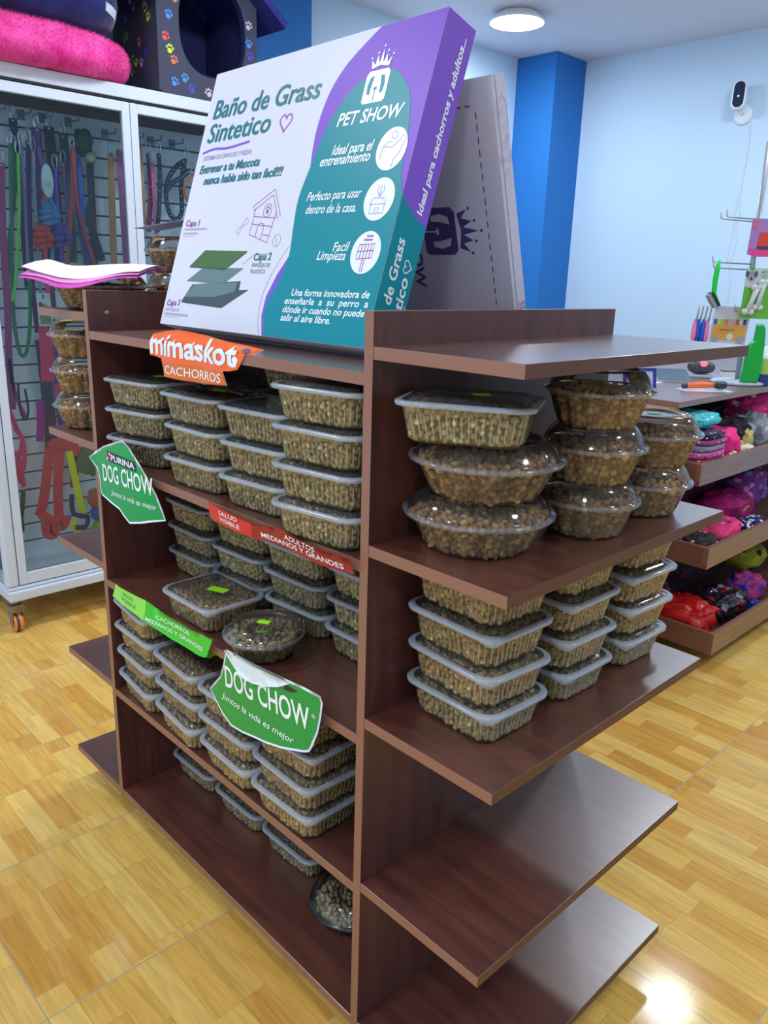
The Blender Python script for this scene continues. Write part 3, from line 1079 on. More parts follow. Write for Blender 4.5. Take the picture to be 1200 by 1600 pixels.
# outer sleeve and inner tray leave a seam along the edge
f_box(b, o2, ex2, up2, bk2, W2 - .002, H2 - .002, .008, CARD2)
f_box(b, o2 + bk2 * .0087, ex2, up2, bk2, W2, H2, T2 - .0087, CARD2)
dash = [(u_, .4213) for u_ in [.05 + .02 * k for k in range(28)]]
for u_, v_ in dash:
    b.stroke([(u_, v_), (u_ + .011, v_)], .0022, f2, PDK, .0004)
for k in range(21):
    v_ = .412 - .0195 * k
    b.stroke([(.6112, v_), (.6112, v_ - .011)], .0022, f2, PDK, .0004)
logo(b, f2, .497, .2215, .085, PDK, CARD2, .0004, -PI / 2)
f2T = lambda u, v, w: f2(v, -u, w)
text(b, 'PET SHOW', (-.300, .4150), (-.115, .4150), .026, f2T, PDK, .02, 0, .0004)
for pts in ([(.0060, .3826), (.0070, .4040), (.0025, .4139), (.020, .4292), (.0300, .4160), (.0294, .3838), (.0060, .3826)],):
    b.stroke(pts, .0012, f2s, LAV, .0004)
for c_ in ((.0140, .4050, .004), (.0150, .3552, .0065), (.0070, .3324, .0045), (.0240, .3333, .0045), (.0162, .3115, .0050), (.0240, .3656, .0035)):
    b.stroke(circle(c_[:2], c_[2], 14), .0012, f2s, LAV, .0004, True)
f2sT = lambda u, v, w: f2s(-v, u, w)
for k in range(3):
    for q in range(9):
        b.stroke([(.02 + .008 * q, -.0145 - .007 * k), (.0245 + .008 * q + .0008 * (q % 3), -.0145 - .007 * k)], .0032, f2sT, MAG, .0004)
tag(b.build('cardboard_box'), 'thinner grey-white carton leaning forward behind the printed one', 'box', 'flat cartons on top of the unit')

# ================================================================== SHELF SIGNS
SGREEN = mat('sign_green', (0, 150, 66), 0.25)
SRED = mat('sign_red', (206, 40, 52), 0.3)
SDRED = mat('sign_dark_red', (150, 24, 34), 0.3)
SORANGE = mat('sign_orange', (238, 98, 22), 0.3)
SORANGE2 = mat('sign_ochre', (206, 104, 26), 0.3)
SLIME = mat('strip_lime', (140, 226, 92), 0.35)
SGRN2 = mat('strip_green', (52, 196, 48), 0.35)
SBLK = mat('sign_black', (26, 30, 34), 0.35)
SWHITE = mat('sign_white', (238, 244, 250), 0.35)
SIGND = 0.0011
DGT = mat('strip_dark_text', (60, 130, 60), 0.5)


def inset(pts, d):
    c = Vector((sum(p[0] for p in pts) / len(pts), sum(p[1] for p in pts) / len(pts)))
    n = len(pts); out = []
    area = sum(pts[i][0] * pts[(i + 1) % n][1] - pts[(i + 1) % n][0] * pts[i][1] for i in range(n))
    sg = 1 if area > 0 else -1
    for i in range(n):
        a, p, q = Vector(pts[i - 1]), Vector(pts[i]), Vector(pts[(i + 1) % n])
        t_ = ((p - a).normalized() + (q - p).normalized())
        t_ = t_.normalized() if t_.length > 1e-6 else (q - p).normalized()
        out.append(tuple(p + Vector((-t_.y, t_.x)) * d * sg))
    return out


def sign_map(yf, du=0.0, dv=0.0):
    def fm(u, v, w):
        e = 1e-3
        y = yf(u, v)
        n = Vector(((yf(u + e, v) - yf(u - e, v)) / (2 * e), -1, (yf(u, v + e) - yf(u, v - e)) / (2 * e))).normalized()
        return Vector((u + du, y, v + dv)) + n * w
    return fm


# upper green sign
fa = sign_map(lambda u, v: -0.016 - 0.010 * math.sin((u + 0.878) * 9) + 0.05 * max(0, u + 0.64) - 0.9 * max(0, -0.80 - u) ** 2)
b = MB()
outl = [(-.878, .975), (-.84, .995), (-.80, 1.013), (-.701, 1.043), (-.675, 1.034), (-.64, 1.009), (-.611, .982), (-.583, .951), (-.566, .923), (-.556, .902), (-.60, .890), (-.64, .878), (-.69, .866), (-.715, .876), (-.734, .887), (-.78, .892), (-.826, .899), (-.831, .915), (-.831, .933), (-.839, .955)]
b.poly(outl, fa, STICKER_EDGE, .0006, .02, STICKER_EDGE)
b.poly(inset(outl, .0045), fa, SGREEN, 0, .02, wofs=.0004)
b.poly([(-.779, .986), (-.645, .986), (-.650, 1.006), (-.779, 1.008)], fa, SBLK, 0, .02, wofs=.0008)
for i in range(3):
    for j in range(3):
        if (i + j) % 2 == 0:
            b.poly([(-.778 + .006 * i, .988 + .006 * j), (-.772 + .006 * i, .988 + .006 * j), (-.772 + .006 * i, .994 + .006 * j), (-.778 + .006 * i, .994 + .006 * j)], fa, SRED if (i + j) % 4 else SWHITE, wofs=.0012)
text(b, 'PURINA', (-.757, .990), (-.652, .990), .0125, fa, SWHITE, .02, 0, .0012, .02)
text(b, 'DOG CHOW', (-.806, .936), (-.590, .946), .036, fa, SWHITE, .014, 0, .0012, .02, .004)
text(b, 'Juntos la vida es mejor', (-.768, .913), (-.585, .918), .0115, fa, SWHITE, 0, .35, .0012, .02)
tag(b.build('shelf_sign'), 'green dog food sign with full logo, curling at left of the second shelf', 'sign', 'green dog food signs')

# lower green sign, top corner folded over
fb = sign_map(lambda u, v: -0.021 - 0.006 * math.sin((u + 0.42) * 9) - 0.05 * max(0, .60 - v), .0188, .012)
b = MB()
outl = [(-.354, .697), (-.340, .6985), (-.16, .7125), (-.120, .7155), (-.083, .715), (-.077, .704), (-.081, .675), (-.088, .645), (-.103, .610), (-.110, .599), (-.122, .593), (-.182, .573), (-.225, .563), (-.261, .557), (-.300, .549), (-.338, .545), (-.373, .557), (-.42, .588), (-.400, .610), (-.378, .633), (-.368, .655), (-.360, .677)]
b.poly(outl, fb, STICKER_EDGE, .0006, .02, STICKER_EDGE)
b.poly(inset(outl, .0042), fb, SGREEN, 0, .02, wofs=.0004)
b.poly([(-.176, .690), (-.150, .694), (-.137, .702), (-.170, .702)], fb, SBLK, wofs=.0006)
text(b, 'DOG CHOW', (-.357, .621), (-.106, .641), .041, fb, SWHITE, .014, 0, .0010, .02, .003)
text(b, 'Juntos la vida es mejor', (-.372, .590), (-.150, .597), .0125, fb, SWHITE, .002, .35, .0010, .02)
text(b, '®', (-.102, .668), (-.092, .669), .007, fb, SWHITE, 0, 0, .0010)
fbf = lambda u, v, w: fb(u, v, .0035 + .07 * max(0, (v - .667)) * max(0, 1 - abs(u + .27) * 4) + w)
b.poly([(-.354, .697), (-.325, .700), (-.25, .7055), (-.150, .713), (-.185, .692), (-.225, .676), (-.262, .667), (-.290, .664), (-.318, .674)], fbf, STICKER_EDGE, .0006, .02)
tag(b.build('shelf_sign'), 'green dog food sign with folded top corner, taped to the third shelf', 'sign', 'green dog food signs')

# orange sign
fc = sign_map(lambda u, v: -0.004 - 0.012 * max(0, 1.235 - v) * 10 * 0.5 + (0.9 * max(0, v - 1.2495)) + 0.003 * math.sin(u * 40))
b = MB()
outl = [(-.610, 1.261), (-.575, 1.268), (-.531, 1.273), (-.495, 1.273), (-.459, 1.271), (-.38, 1.267), (-.300, 1.263), (-.245, 1.260), (-.262, 1.253), (-.288, 1.248), (-.297, 1.236), (-.307, 1.223), (-.325, 1.219), (-.346, 1.217), (-.340, 1.207), (-.332, 1.194), (-.422, 1.188), (-.48, 1.187), (-.545, 1.187), (-.553, 1.205), (-.562, 1.219), (-.585, 1.221), (-.606, 1.222), (-.610, 1.240)]
b.poly(outl, fc, SORANGE, .0006, .015, STICKER_EDGE)
b.poly([(-.545, 1.1885), (-.551, 1.203), (-.556, 1.2155), (-.45, 1.2165), (-.348, 1.2155), (-.342, 1.206), (-.335, 1.1955), (-.42, 1.1892)], fc, SORANGE2, 0, .015, wofs=.0004)
text(b, 'mimaskot', (-.605, 1.2265), (-.309, 1.2275), .0370, fc, mat('sign_letter_ice', (216, 232, 246), .35), .026, 0, .0008, .015)
text(b, 'CACHORROS', (-.541, 1.1935), (-.350, 1.1965), .0150, fc, SWHITE, -.004, .0, .0008, .015)
b.poly(circle((-.289, 1.2545), .010, 14, .004), fc, PDK, wofs=.0008)
b.poly(circle((-.313, 1.238), .007, 14, .006), fc, SWHITE, wofs=.0008)
tag(b.build('shelf_sign'), 'orange puppy food sign hanging from the top board edge', 'sign')

# red strip
fd = sign_map(lambda u, v: -0.0085 - 0.006 * (0.5 + 0.5 * math.sin((u + .40) * 24)) - 0.004 * math.sin((v - .955) * 60), .0065, .003)
b = MB()
outl = [(-.402, .976), (-.36, .9735), (-.30, .9685), (-.264, .966), (-.22, .972), (-.191, .977), (-.14, .973), (-.091, .970), (-.05, .972), (-.013, .973), (-.006, .950), (-.06, .944), (-.11, .942), (-.15, .943), (-.199, .944), (-.265, .938), (-.33, .938), (-.404, .941)]
b.poly(outl, fd, SDRED, .0006, .015, SDRED)
b.poly([(-.4015, .9755), (-.36, .9730), (-.30, .9680), (-.266, .9655), (-.272, .9385), (-.33, .9385), (-.4035, .9415)], fd, SRED, 0, .015, wofs=.0004)
text(b, 'SALUD', (-.366, .9590), (-.307, .9590), .0085, fd, SWHITE, .004, .15, .0008, .015)
text(b, 'VISIBLE', (-.369, .9465), (-.304, .9450), .0085, fd, SWHITE, .004, 0, .0008, .015)
text(b, 'ADULTOS', (-.177, .9615), (-.093, .9620), .0085, fd, SWHITE, .004, .1, .0008, .015)
text(b, 'MEDIANOS Y GRANDES', (-.244, .9475), (-.027, .9525), .0085, fd, SWHITE, .012, .0, .0008, .015)
tag(b.build('shelf_strip'), 'red wavy shelf strip reading SALUD VISIBLE ADULTOS below the second shelf tubs', 'shelf strip', 'shelf edge strips')

# green strip
fe = sign_map(lambda u, v: -0.012 - 0.008 * (0.5 + 0.5 * math.sin((u + .83) * 16)) - 0.05 * max(0, .668 - v), .0150, .008)
b = MB()
outl = [(-.811, .689), (-.792, .687), (-.73, .691), (-.666, .694), (-.63, .689), (-.59, .684), (-.54, .684), (-.497, .685), (-.45, .692), (-.406, .698), (-.418, .678), (-.430, .655), (-.437, .648), (-.461, .642), (-.52, .639), (-.573, .637), (-.63, .640), (-.678, .642), (-.718, .646), (-.78, .649), (-.833, .651), (-.822, .670)]
b.poly(outl, fe, SGRN2, .0006, .015, SGRN2)
b.poly([(-.810, .6885), (-.792, .6865), (-.73, .6905), (-.668, .6935), (-.672, .668), (-.682, .6425), (-.718, .6465), (-.78, .6495), (-.832, .6515), (-.821, .670)], fe, SLIME, 0, .015, wofs=.0004)
text(b, 'SALUD', (-.775, .6735), (-.725, .6725), .0080, fe, DGT, .004, .1, .0008, .015)
text(b, 'VISIBLE', (-.785, .6600), (-.713, .6580), .0085, fe, DGT, .004, 0, .0008, .015)
text(b, '·CACHORROS', (-.635, .6640), (-.500, .6710), .0090, fe, SWHITE, .006, .1, .0008, .015)
text(b, 'MEDIANOS Y GRANDES', (-.672, .6470), (-.446, .6570), .0085, fe, SWHITE, .006, 0, .0008, .015)
tag(b.build('shelf_strip'), 'green wavy shelf strip reading CACHORROS on the third shelf edge', 'shelf strip', 'shelf edge strips')

# ================================================================== GLASS CABINET OF LEASHES
ALU = mat('cabinet_white_aluminium', (206, 216, 232), 0.35)
SLAT = mat('slatwall_white', (240, 246, 246), 0.4)
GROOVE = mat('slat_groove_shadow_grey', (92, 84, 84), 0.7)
RUBBER = mat('seal_dark_grey', (60, 66, 76), 0.6)
ORG = mat('caster_orange', (240, 140, 52), 0.4)
ZINC = mat('zinc_plate', (150, 154, 160), 0.35, 0.8)
CHROME = mat('chrome', (210, 214, 220), 0.15, 1.0)
CX0, CX1, CY0, CY1 = -2.66, -2.2, 0.19, 1.345
cab = thing('display_cabinet', 'tall white framed glass display cabinet on casters, full of leashes', 'cabinet', (-2.43, 0.77, 0), world=True)
b = MB()
b.box(CX0, CX1 + .012, CY0, CY1, .135, .176, ALU); b.box(CX0, CX1, CY0 + .002, CY1 - .002, .176, .190, ALU)
b.build('base_frame', cab, .006)
b = MB(); b.box(CX0, CX1 + .004, CY0, CY1, 1.985, 2.03, ALU); b.box(CX0, CX1 - .004, CY0 + .003, CY1 - .003, 1.978, 1.985, RUBBER)
b.build('top_panel', cab, .003)
for yy in (CY0, CY1 - .045):
    for xx in (CX0, CX1 - .045):
        b = MB(); b.box(xx, xx + .045, yy, yy + .045, .19, 1.978, ALU); b.build('corner_post', cab, .010)


def door(y0, y1, nm):
    f = MB(); st = .030
    x0, x1 = CX1 - .026, CX1 - .002
    f.box(x0, x1, y0, y0 + st, .194, 1.974, ALU); f.box(x0, x1, y1 - st, y1, .194, 1.974, ALU)
    f.box(x0, x1, y0 + st, y1 - st, .194, .240, ALU); f.box(x0, x1, y0 + st, y1 - st, 1.940, 1.974, ALU)
    f.box(x0 - .001, x0 + .004, y0 + st - .004, y0 + st + .001, .24, 1.94, RUBBER)
    d = f.build('cabinet_door', cab, .003)
    g = MB(); g.box(x0 + .009, x0 + .014, y0 + st - .004, y1 - st + .004, .236, 1.944, GLASS)
    o = g.build('glass_pane', None)
    o.parent = d
    return d


door(CY0 + .047, .805, 1)
door(.8075, CY1 - .047, 2)
b = MB()
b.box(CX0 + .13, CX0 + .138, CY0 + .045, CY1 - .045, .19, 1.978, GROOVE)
z = .195
while z < 1.95:
    b.box(CX0 + .138, CX0 + .150, CY0 + .045, CY1 - .045, z, min(z + .0655, 1.976), SLAT)
    z += .0735
b.build('slatwall_panel', cab)
b = MB(); b.box(CX0, CX0 + .01, CY0 + .04, CY1 - .04, .19, 1.978, SLAT); b.build('back_panel', cab)
for yy in (CY0 + .006, CY1 - .014):
    b = MB(); b.box(CX0 + .04, CX1 - .04, yy, yy + .008, .19, 1.978, GLASS); b.build('side_panel', cab)
b = MB(); b.box(CX0 + .01, CX1 - .03, CY0 + .01, CY1 - .01, .19, .205, SLAT); b.build('cabinet_floor', cab)
for (xx, yy) in ((CX1 - .030, CY0 + .030), (CX1 - .035, CY1 - .05), (CX0 + .05, CY0 + .045), (CX0 + .05, CY1 - .05)):
    b = MB()
    b.box(xx - .035, xx + .035, yy - .03, yy + .03, .131, .135, ZINC)
    b.tube([(xx, yy, .131), (xx, yy, .112)], .016, ZINC, 14)
    for s in (-1, 1):
        b.loft([[(xx - .022, yy + s * .020, .112), (xx + .022, yy + s * .020, .112), (xx + .014, yy + s * .020, .034), (xx - .014, yy + s * .020, .034)],
                [(xx - .022, yy + s * .0225, .112), (xx + .022, yy + s * .0225, .112), (xx + .014, yy + s * .0225, .034), (xx - .014, yy + s * .0225, .034)]], ZINC, ZINC, ZINC, False)
    b.box(xx - .022, xx + .022, yy - .0225, yy + .0225, .109, .113, ZINC)
    cst = b.build('caster', cab)
    b = MB()
    W = Matrix.Translation((xx, yy, .0365)) @ Matrix.Rotation(R(90), 4, 'X')
    b.lathe([(.010, -.016), (.022, -.016), (.023, -.0175), (.032, -.0175), (.036, -.011), (.0362, 0), (.036, .011), (.032, .0175), (.023, .0175), (.022, .016), (.010, .016)], [ZINC, ZINC, RUBBER, ORG, ORG, RUBBER, ORG, ORG, ZINC, ZINC], 36, xf=W, cap0=ZINC, cap1=ZINC)
    wh = b.build('wheel', None); wh.parent = cst

HANG = [
    ('strap', 'dog_leash', 'magenta flat leash hanging at the far left of the cabinet', 'leash', (150, 52, 112), 0.026, -2.39, [[(0.39, 1.734), (0.375, 1.548), (0.366, 1.368), (0.361, 1.23), (0.347, 1.04), (0.341, 0.844)]]),
    ('rope', 'rope_leash', 'dark green rope leash with a loop hanging lowest, cabinet left', 'leash', (30, 112, 74), 0.0075, -2.4, [[(0.432, 1.804), (0.415, 1.596), (0.395, 1.369), (0.383, 1.182), (0.394, 1.054), (0.42, 1.065), (0.443, 1.181), (0.457, 1.347), (0.458, 1.463)]]),
    ('rope', 'rope_leash', 'lime green braided rope leash beside the dark green ones', 'leash', (96, 190, 70), 0.006, -2.38, [[(0.449, 1.772), (0.434, 1.574), (0.404, 1.369), (0.379, 1.253)]]),
    ('rope', 'rope_leash', 'second dark green rope leash, straight, cabinet left', 'leash', (26, 100, 80), 0.007, -2.42, [[(0.451, 1.793), (0.439, 1.643), (0.4, 1.461), (0.379, 1.299)]]),
    ('rope', 'rope_leash', 'grey-violet twisted rope leash right of the green ropes', 'leash', (120, 116, 156), 0.006, -2.39, [[(0.467, 1.807), (0.463, 1.643), (0.454, 1.463), (0.446, 1.324)]]),
    ('strap', 'dog_leash', 'dark purple flat leash between two twisted ropes', 'leash', (74, 44, 104), 0.018, -2.42, [[(0.505, 1.825), (0.486, 1.579), (0.474, 1.347), (0.473, 1.131)]]),
    ('rope', 'rope_leash', 'black and white twisted rope leash', 'leash', (126, 134, 160), 0.006, -2.39, [[(0.509, 1.791), (0.5, 1.647), (0.495, 1.488), (0.489, 1.325), (0.491, 1.241)]]),
    ('strap', 'dog_leash', 'purple leash carrying an oval white tag', 'leash', (88, 60, 130), 0.014, -2.375, [[(0.524, 1.867), (0.523, 1.802), (0.531, 1.733), (0.532, 1.649)]]),
    ('rope', 'rope_toy', 'red rope toy with a big knot', 'rope toy', (214, 70, 66), 0.008, -2.39, [[(0.538, 1.645), (0.53, 1.559), (0.52, 1.501), (0.521, 1.454), (0.518, 1.349), (0.519, 1.217)]]),
    ('rope', 'rope_toy', 'light blue rope toy with coiled knot', 'rope toy', (78, 150, 206), 0.007, -2.4, [[(0.564, 1.653), (0.56, 1.572), (0.551, 1.421), (0.549, 1.349)]]),
    ('rope', 'rope_toy', 'violet rope toy with thick coiled knot', 'rope toy', (96, 72, 170), 0.008, -2.39, [[(0.585, 1.74), (0.581, 1.585), (0.584, 1.504), (0.581, 1.386)]]),
    ('strap', 'dog_leash', 'red-brown leather leash hanging in an inverted V', 'leash', (158, 66, 62), 0.015, -2.37, [[(0.649, 1.812), (0.636, 1.657), (0.61, 1.494), (0.592, 1.38)], [(0.651, 1.812), (0.649, 1.636), (0.676, 1.497), (0.704, 1.393)]]),
    ('rope', 'rope_leash', 'mauve braided rope leash behind the leather one', 'leash', (136, 98, 156), 0.006, -2.42, [[(0.631, 1.762), (0.632, 1.66), (0.633, 1.555)]]),
    ('strap', 'dog_leash', 'blue flat leash right of the leather leash', 'leash', (52, 84, 176), 0.016, -2.42, [[(0.692, 1.803), (0.693, 1.665), (0.696, 1.535)]]),
    ('strap', 'dog_harness', 'black harness hanging in the middle of the left pane', 'harness', (44, 44, 62), 0.028, -2.42, [[(0.737, 1.785), (0.733, 1.645), (0.715, 1.572), (0.735, 1.501), (0.761, 1.409)]]),
    ('strap', 'dog_collar', 'tan leather collar near the right edge of left door', 'collar', (190, 142, 84), 0.028, -2.4, [[(0.816, 1.816), (0.808, 1.626), (0.8, 1.4)]]),
    ('strap', 'dog_collar', 'mauve studded collar near the right edge of left door', 'collar', (154, 76, 126), 0.028, -2.39, [[(0.847, 1.831), (0.849, 1.629), (0.85, 1.402)]]),
    ('strap', 'dog_collar', 'thin tan collar at the left edge of right door', 'collar', (196, 146, 88), 0.016, -2.4, [[(0.944, 1.86), (0.945, 1.735), (0.945, 1.562)]]),
    ('strap', 'dog_collar', 'maroon studded collar in the right door', 'collar', (144, 42, 94), 0.022, -2.42, [[(0.99, 1.838), (0.99, 1.691), (0.972, 1.534)]]),
    ('strap', 'dog_collar', 'pink studded collar in the right door', 'collar', (204, 96, 132), 0.018, -2.4, [[(0.994, 1.8), (0.996, 1.69), (0.996, 1.525)]]),
    ('strap', 'dog_collar', 'black studded collar with green clip, right door', 'collar', (50, 52, 66), 0.02, -2.4, [[(1.025, 1.84), (1.024, 1.718), (1.002, 1.535)]]),
    ('strap', 'dog_harness', 'navy studded harness of loops beside the white carton', 'harness', (34, 40, 66), 0.02, -2.39, [[(1.149, 1.829), (1.093, 1.793), (1.048, 1.719), (1.052, 1.624), (1.086, 1.589), (1.115, 1.624), (1.117, 1.726), (1.137, 1.815)], [(1.041, 1.694), (1.079, 1.735), (1.116, 1.756), (1.153, 1.785)]]),
    ('strap', 'dog_harness', 'brown leather loop beside the navy harness', 'harness', (178, 110, 74), 0.014, -2.37, [[(1.166, 1.774), (1.127, 1.738), (1.122, 1.687), (1.148, 1.656)]]),
    ('strap', 'dog_harness', 'wide red-pink padded strap below the picture card', 'strap', (206, 46, 84), 0.052, -2.4, [[(0.498, 1.168), (0.496, 1.057), (0.49, 0.942)]]),
    ('strap', 'dog_leash', 'thin magenta leash below the green rope loop', 'leash', (190, 60, 120), 0.014, -2.39, [[(0.347, 1.04), (0.349, 0.967), (0.36, 0.892), (0.386, 0.809)]]),
    ('strap', 'dog_leash', 'black looped lead left of the bowl stack', 'leash', (36, 38, 52), 0.008, -2.38, [[(0.367, 0.942), (0.366, 0.843), (0.382, 0.801), (0.396, 0.84), (0.391, 0.921)]]),
    ('strap', 'dog_harness', 'hot pink harness beside the left cabinet post', 'harness', (232, 64, 116), 0.018, -2.38, [[(0.324, 0.847), (0.343, 0.775), (0.361, 0.716), (0.337, 0.642), (0.34, 0.551)], [(0.336, 0.775), (0.36, 0.727), (0.363, 0.66), (0.353, 0.601)], [(0.326, 0.682), (0.341, 0.637), (0.346, 0.536)]]),
    ('strap', 'dog_collar', 'magenta collar below the red-pink strap', 'collar', (166, 28, 126), 0.03, -2.39, [[(0.446, 0.865), (0.445, 0.796), (0.432, 0.707)]]),
    ('strap', 'dog_collar', 'pink collar with buckle left of the bowl stack', 'collar', (232, 56, 96), 0.024, -2.39, [[(0.524, 0.931), (0.524, 0.848)]]),
    ('strap', 'dog_harness', 'large red harness hanging lowest behind the end shelf', 'harness', (206, 66, 78), 0.04, -2.4, [[(0.474, 0.679), (0.436, 0.491), (0.407, 0.397)], [(0.515, 0.695), (0.491, 0.509), (0.481, 0.339)], [(0.408, 0.408), (0.447, 0.373), (0.489, 0.337), (0.517, 0.377)], [(0.425, 0.369), (0.426, 0.322), (0.452, 0.311), (0.461, 0.354)], [(0.464, 0.68), (0.512, 0.695), (0.583, 0.644)]]),
    ('strap', 'dog_harness', 'yellow strap harness right of the red harness', 'harness', (222, 216, 40), 0.028, -2.38, [[(0.543, 0.655), (0.559, 0.53), (0.576, 0.402), (0.582, 0.372)], [(0.532, 0.362), (0.542, 0.32), (0.559, 0.328)]]),
    ('strap', 'dog_collar', 'purple collar loop around the yellow harness', 'collar', (70, 52, 98), 0.02, -2.37, [[(0.534, 0.475), (0.533, 0.398), (0.564, 0.375), (0.594, 0.364), (0.582, 0.326), (0.538, 0.329)]]),
    ('strap', 'dog_leash', 'dark navy wide leash at the back left of cabinet', 'leash', (40, 44, 78), 0.03, -2.455, [[(0.47, 1.90), (0.475, 1.60), (0.47, 1.30)]]),
    ('strap', 'dog_leash', 'plum wide leash at the back behind the red knot', 'leash', (84, 40, 92), 0.035, -2.46, [[(0.555, 1.88), (0.55, 1.55), (0.556, 1.20)]]),
    ('strap', 'dog_leash', 'black wide leash at the back behind the violet coil', 'leash', (36, 38, 56), 0.04, -2.455, [[(0.60, 1.89), (0.605, 1.62), (0.598, 1.36)]]),
    ('strap', 'dog_leash', 'dark green wide leash at the back near the plush toys', 'leash', (34, 74, 70), 0.035, -2.46, [[(0.655, 1.87), (0.66, 1.60), (0.655, 1.40)]]),
    ('strap', 'dog_leash', 'dusky blue leash at the back behind the leather leash', 'leash', (56, 70, 120), 0.03, -2.46, [[(0.69, 1.80), (0.70, 1.55), (0.72, 1.36)]]),
    ('strap', 'dog_leash', 'dark brown leash at the back left of tan collar', 'leash', (84, 60, 62), 0.03, -2.46, [[(0.755, 1.78), (0.75, 1.56), (0.745, 1.38)]]),
    ('strap', 'dog_leash', 'violet wide leash hanging low behind the end bowls', 'leash', (100, 44, 110), 0.035, -2.455, [[(0.545, 1.18), (0.55, 0.95), (0.555, 0.72)]]),
    ('strap', 'dog_harness', 'dark grey harness low at the back of cabinet', 'harness', (70, 62, 78), 0.05, -2.455, [[(0.50, 1.10), (0.505, 0.85), (0.50, 0.62)]]),
    ('strap', 'dog_harness', 'crimson harness strap low beside the yellow one', 'harness', (170, 40, 80), 0.035, -2.45, [[(0.615, 0.98), (0.60, 0.72), (0.58, 0.48)]]),
    ('rope', 'chew_toy', 'dark green knobbly chew toy at the lower left of cabinet', 'toy', (66, 78, 50), 0.01, -2.39, [[(0.348, 0.513), (0.34, 0.455), (0.33, 0.404), (0.329, 0.349)]]),
]

for i, (kind, nm, lb, cat, colr, wd, xx, polys) in enumerate(HANG):
    m = mat('hang_%02d_' % i + cat, tuple(min(255, int(c * 1.18)) for c in colr), 0.55)
    r = None
    for k, pl in enumerate(polys):
        pts = [(xx + .004 * k, p[0], p[1]) for p in smoothpts(pl, 8)]
        b = MB()
        if kind == 'strap':
            b.tube(pts, 0, m, flat=(wd, .0028, (1, 0, 0)))
            if 'studded' in lb:
                for q in range(3, len(pts) - 1, 2):
                    b.lathe([(.0035, 0), (.0025, .0018), (.0001, .0024)], CHROME, 10, xf=Matrix.Translation((pts[q][0] + .0016, pts[q][1], pts[q][2])) @ Matrix.Rotation(PI / 2, 4, 'Y'))
        else:   # laid rope: three strands twisted about the path
            dense = []
            for j in range(len(pts) - 1):
                a, c = Vector(pts[j]), Vector(pts[j + 1])
                n = max(1, int((c - a).length / .004))
                dense += [a.lerp(c, t / n) for t in range(n)]
            dense.append(Vector(pts[-1]))
            for s in range(3):
                sp = []
                for j, p in enumerate(dense):
                    an = j * .55 + s * 2 * PI / 3
                    sp.append(p + Vector((math.cos(an), math.sin(an), 0)) * wd * .48)
                b.tube(sp, wd * .58, m, 6)
        if r is None:
            r = b.build(nm)
            tag(r, lb, cat, 'leashes and collars in the cabinet')
            main = pts
        else:
            c = b.build('strap'); c.parent = r
    # metal snap at the top with its wall hook
    top = main[0]
    if top[2] > 1.6:
        b = MB()
        ring = [(top[0], top[1] + .009 * math.sin(a), top[2] + .022 + .024 * math.cos(a)) for a in [2 * PI * j / 18 for j in range(19)]]
        b.tube(ring, .0022, CHROME, 8)
        b.tube([(top[0], top[1], top[2] + .0), (top[0], top[1], top[2] - .012)], .005, CHROME, 10)
        c = b.build('snap_hook'); c.parent = r
# slatwall hooks
hk = 0
for yy, zz_, ln in ((.43, 1.925, .10), (.52, 1.925, .10), (.60, 1.925, .10), (.70, 1.925, .10), (.85, 1.90, .09), (.97, 1.90, .09), (1.05, 1.90, .09), (1.15, 1.90, .09)):
    b = MB()
    b.tube([(CX0 + .15, yy, zz_), (CX0 + .15 + ln, yy, zz_ - .004), (CX0 + .155 + ln, yy, zz_ + .014)], .003, ZINC, 8)
    b.box(CX0 + .150, CX0 + .153, yy - .014, yy + .014, zz_ - .018, zz_ + .018, ZINC)
    tag(b.build('wall_hook'), 'metal peg hook at the top of the cabinet slatwall', 'hook', 'metal hooks in the cabinet'); hk += 1


def lump(b, c, size, m, seed=0, e=0.6, amp=0.12, fr=3.0, nu=40, nv=22, rot=None, flat_bottom=True):
    """soft rounded shape with folds"""
    sg = lambda v, p: math.copysign(abs(v) ** p, v)
    rings = []
    for j in range(1, nv):
        ph = -PI / 2 + PI * j / nv
        ring = []
        for i in range(nu):
            th = 2 * PI * i / nu
            p = Vector((sg(math.cos(ph), e) * sg(math.cos(th), e), sg(math.cos(ph), e) * sg(math.sin(th), e), sg(math.sin(ph), e)))
            d = 1 + amp * (noise.noise(p * fr + Vector((seed * 7.3, seed * 3.1, seed))) + 0.5 * noise.noise(p * fr * 2.3 + Vector((seed, 0, 0))))
            q = Vector((p.x * size[0] * d, p.y * size[1] * d, p.z * size[2] * d))
            if rot:
                q = rot @ q
            q += Vector(c)
            if flat_bottom:
                q.z = max(q.z, c[2] - size[2])
            ring.append(q)
        rings.append(ring)
    b.loft(rings, m, m, m)


# knots, tags and small things hanging in the cabinet
for nm, lb, c, colr in (('rope_knot', 'big red rope knot hanging in the cabinet', (-2.385, .518, 1.49), (214, 70, 66)), ('rope_coil', 'light blue rope coil beside the red knot', (-2.395, .552, 1.575), (78, 150, 206)),
                        ('rope_coil', 'violet rope coil right of the red knot', (-2.385, .585, 1.500), (96, 72, 170))):
    b = MB(); m = mat('rope_' + nm + str(colr[0]), colr, .7)
    for k in range(5):
        zz_ = c[2] - .034 + .017 * k
        rr = .024 + .006 * math.sin(k * 1.3)
        b.tube([(c[0] + rr * .8 * math.cos(a), c[1] + rr * 1.15 * math.sin(a), zz_ + .008 * math.sin(a + k)) for a in [2 * PI * j / 16 for j in range(17)]], .0095, m, 8)
    lump(b, c, (.018, .026, .04), m, 3, flat_bottom=False, nu=16, nv=10)
    tag(b.build(nm), lb, 'rope toy')
b = MB(); fct = lambda u, v, w: (-2.355 + w, .538 + u, 1.687 + v)
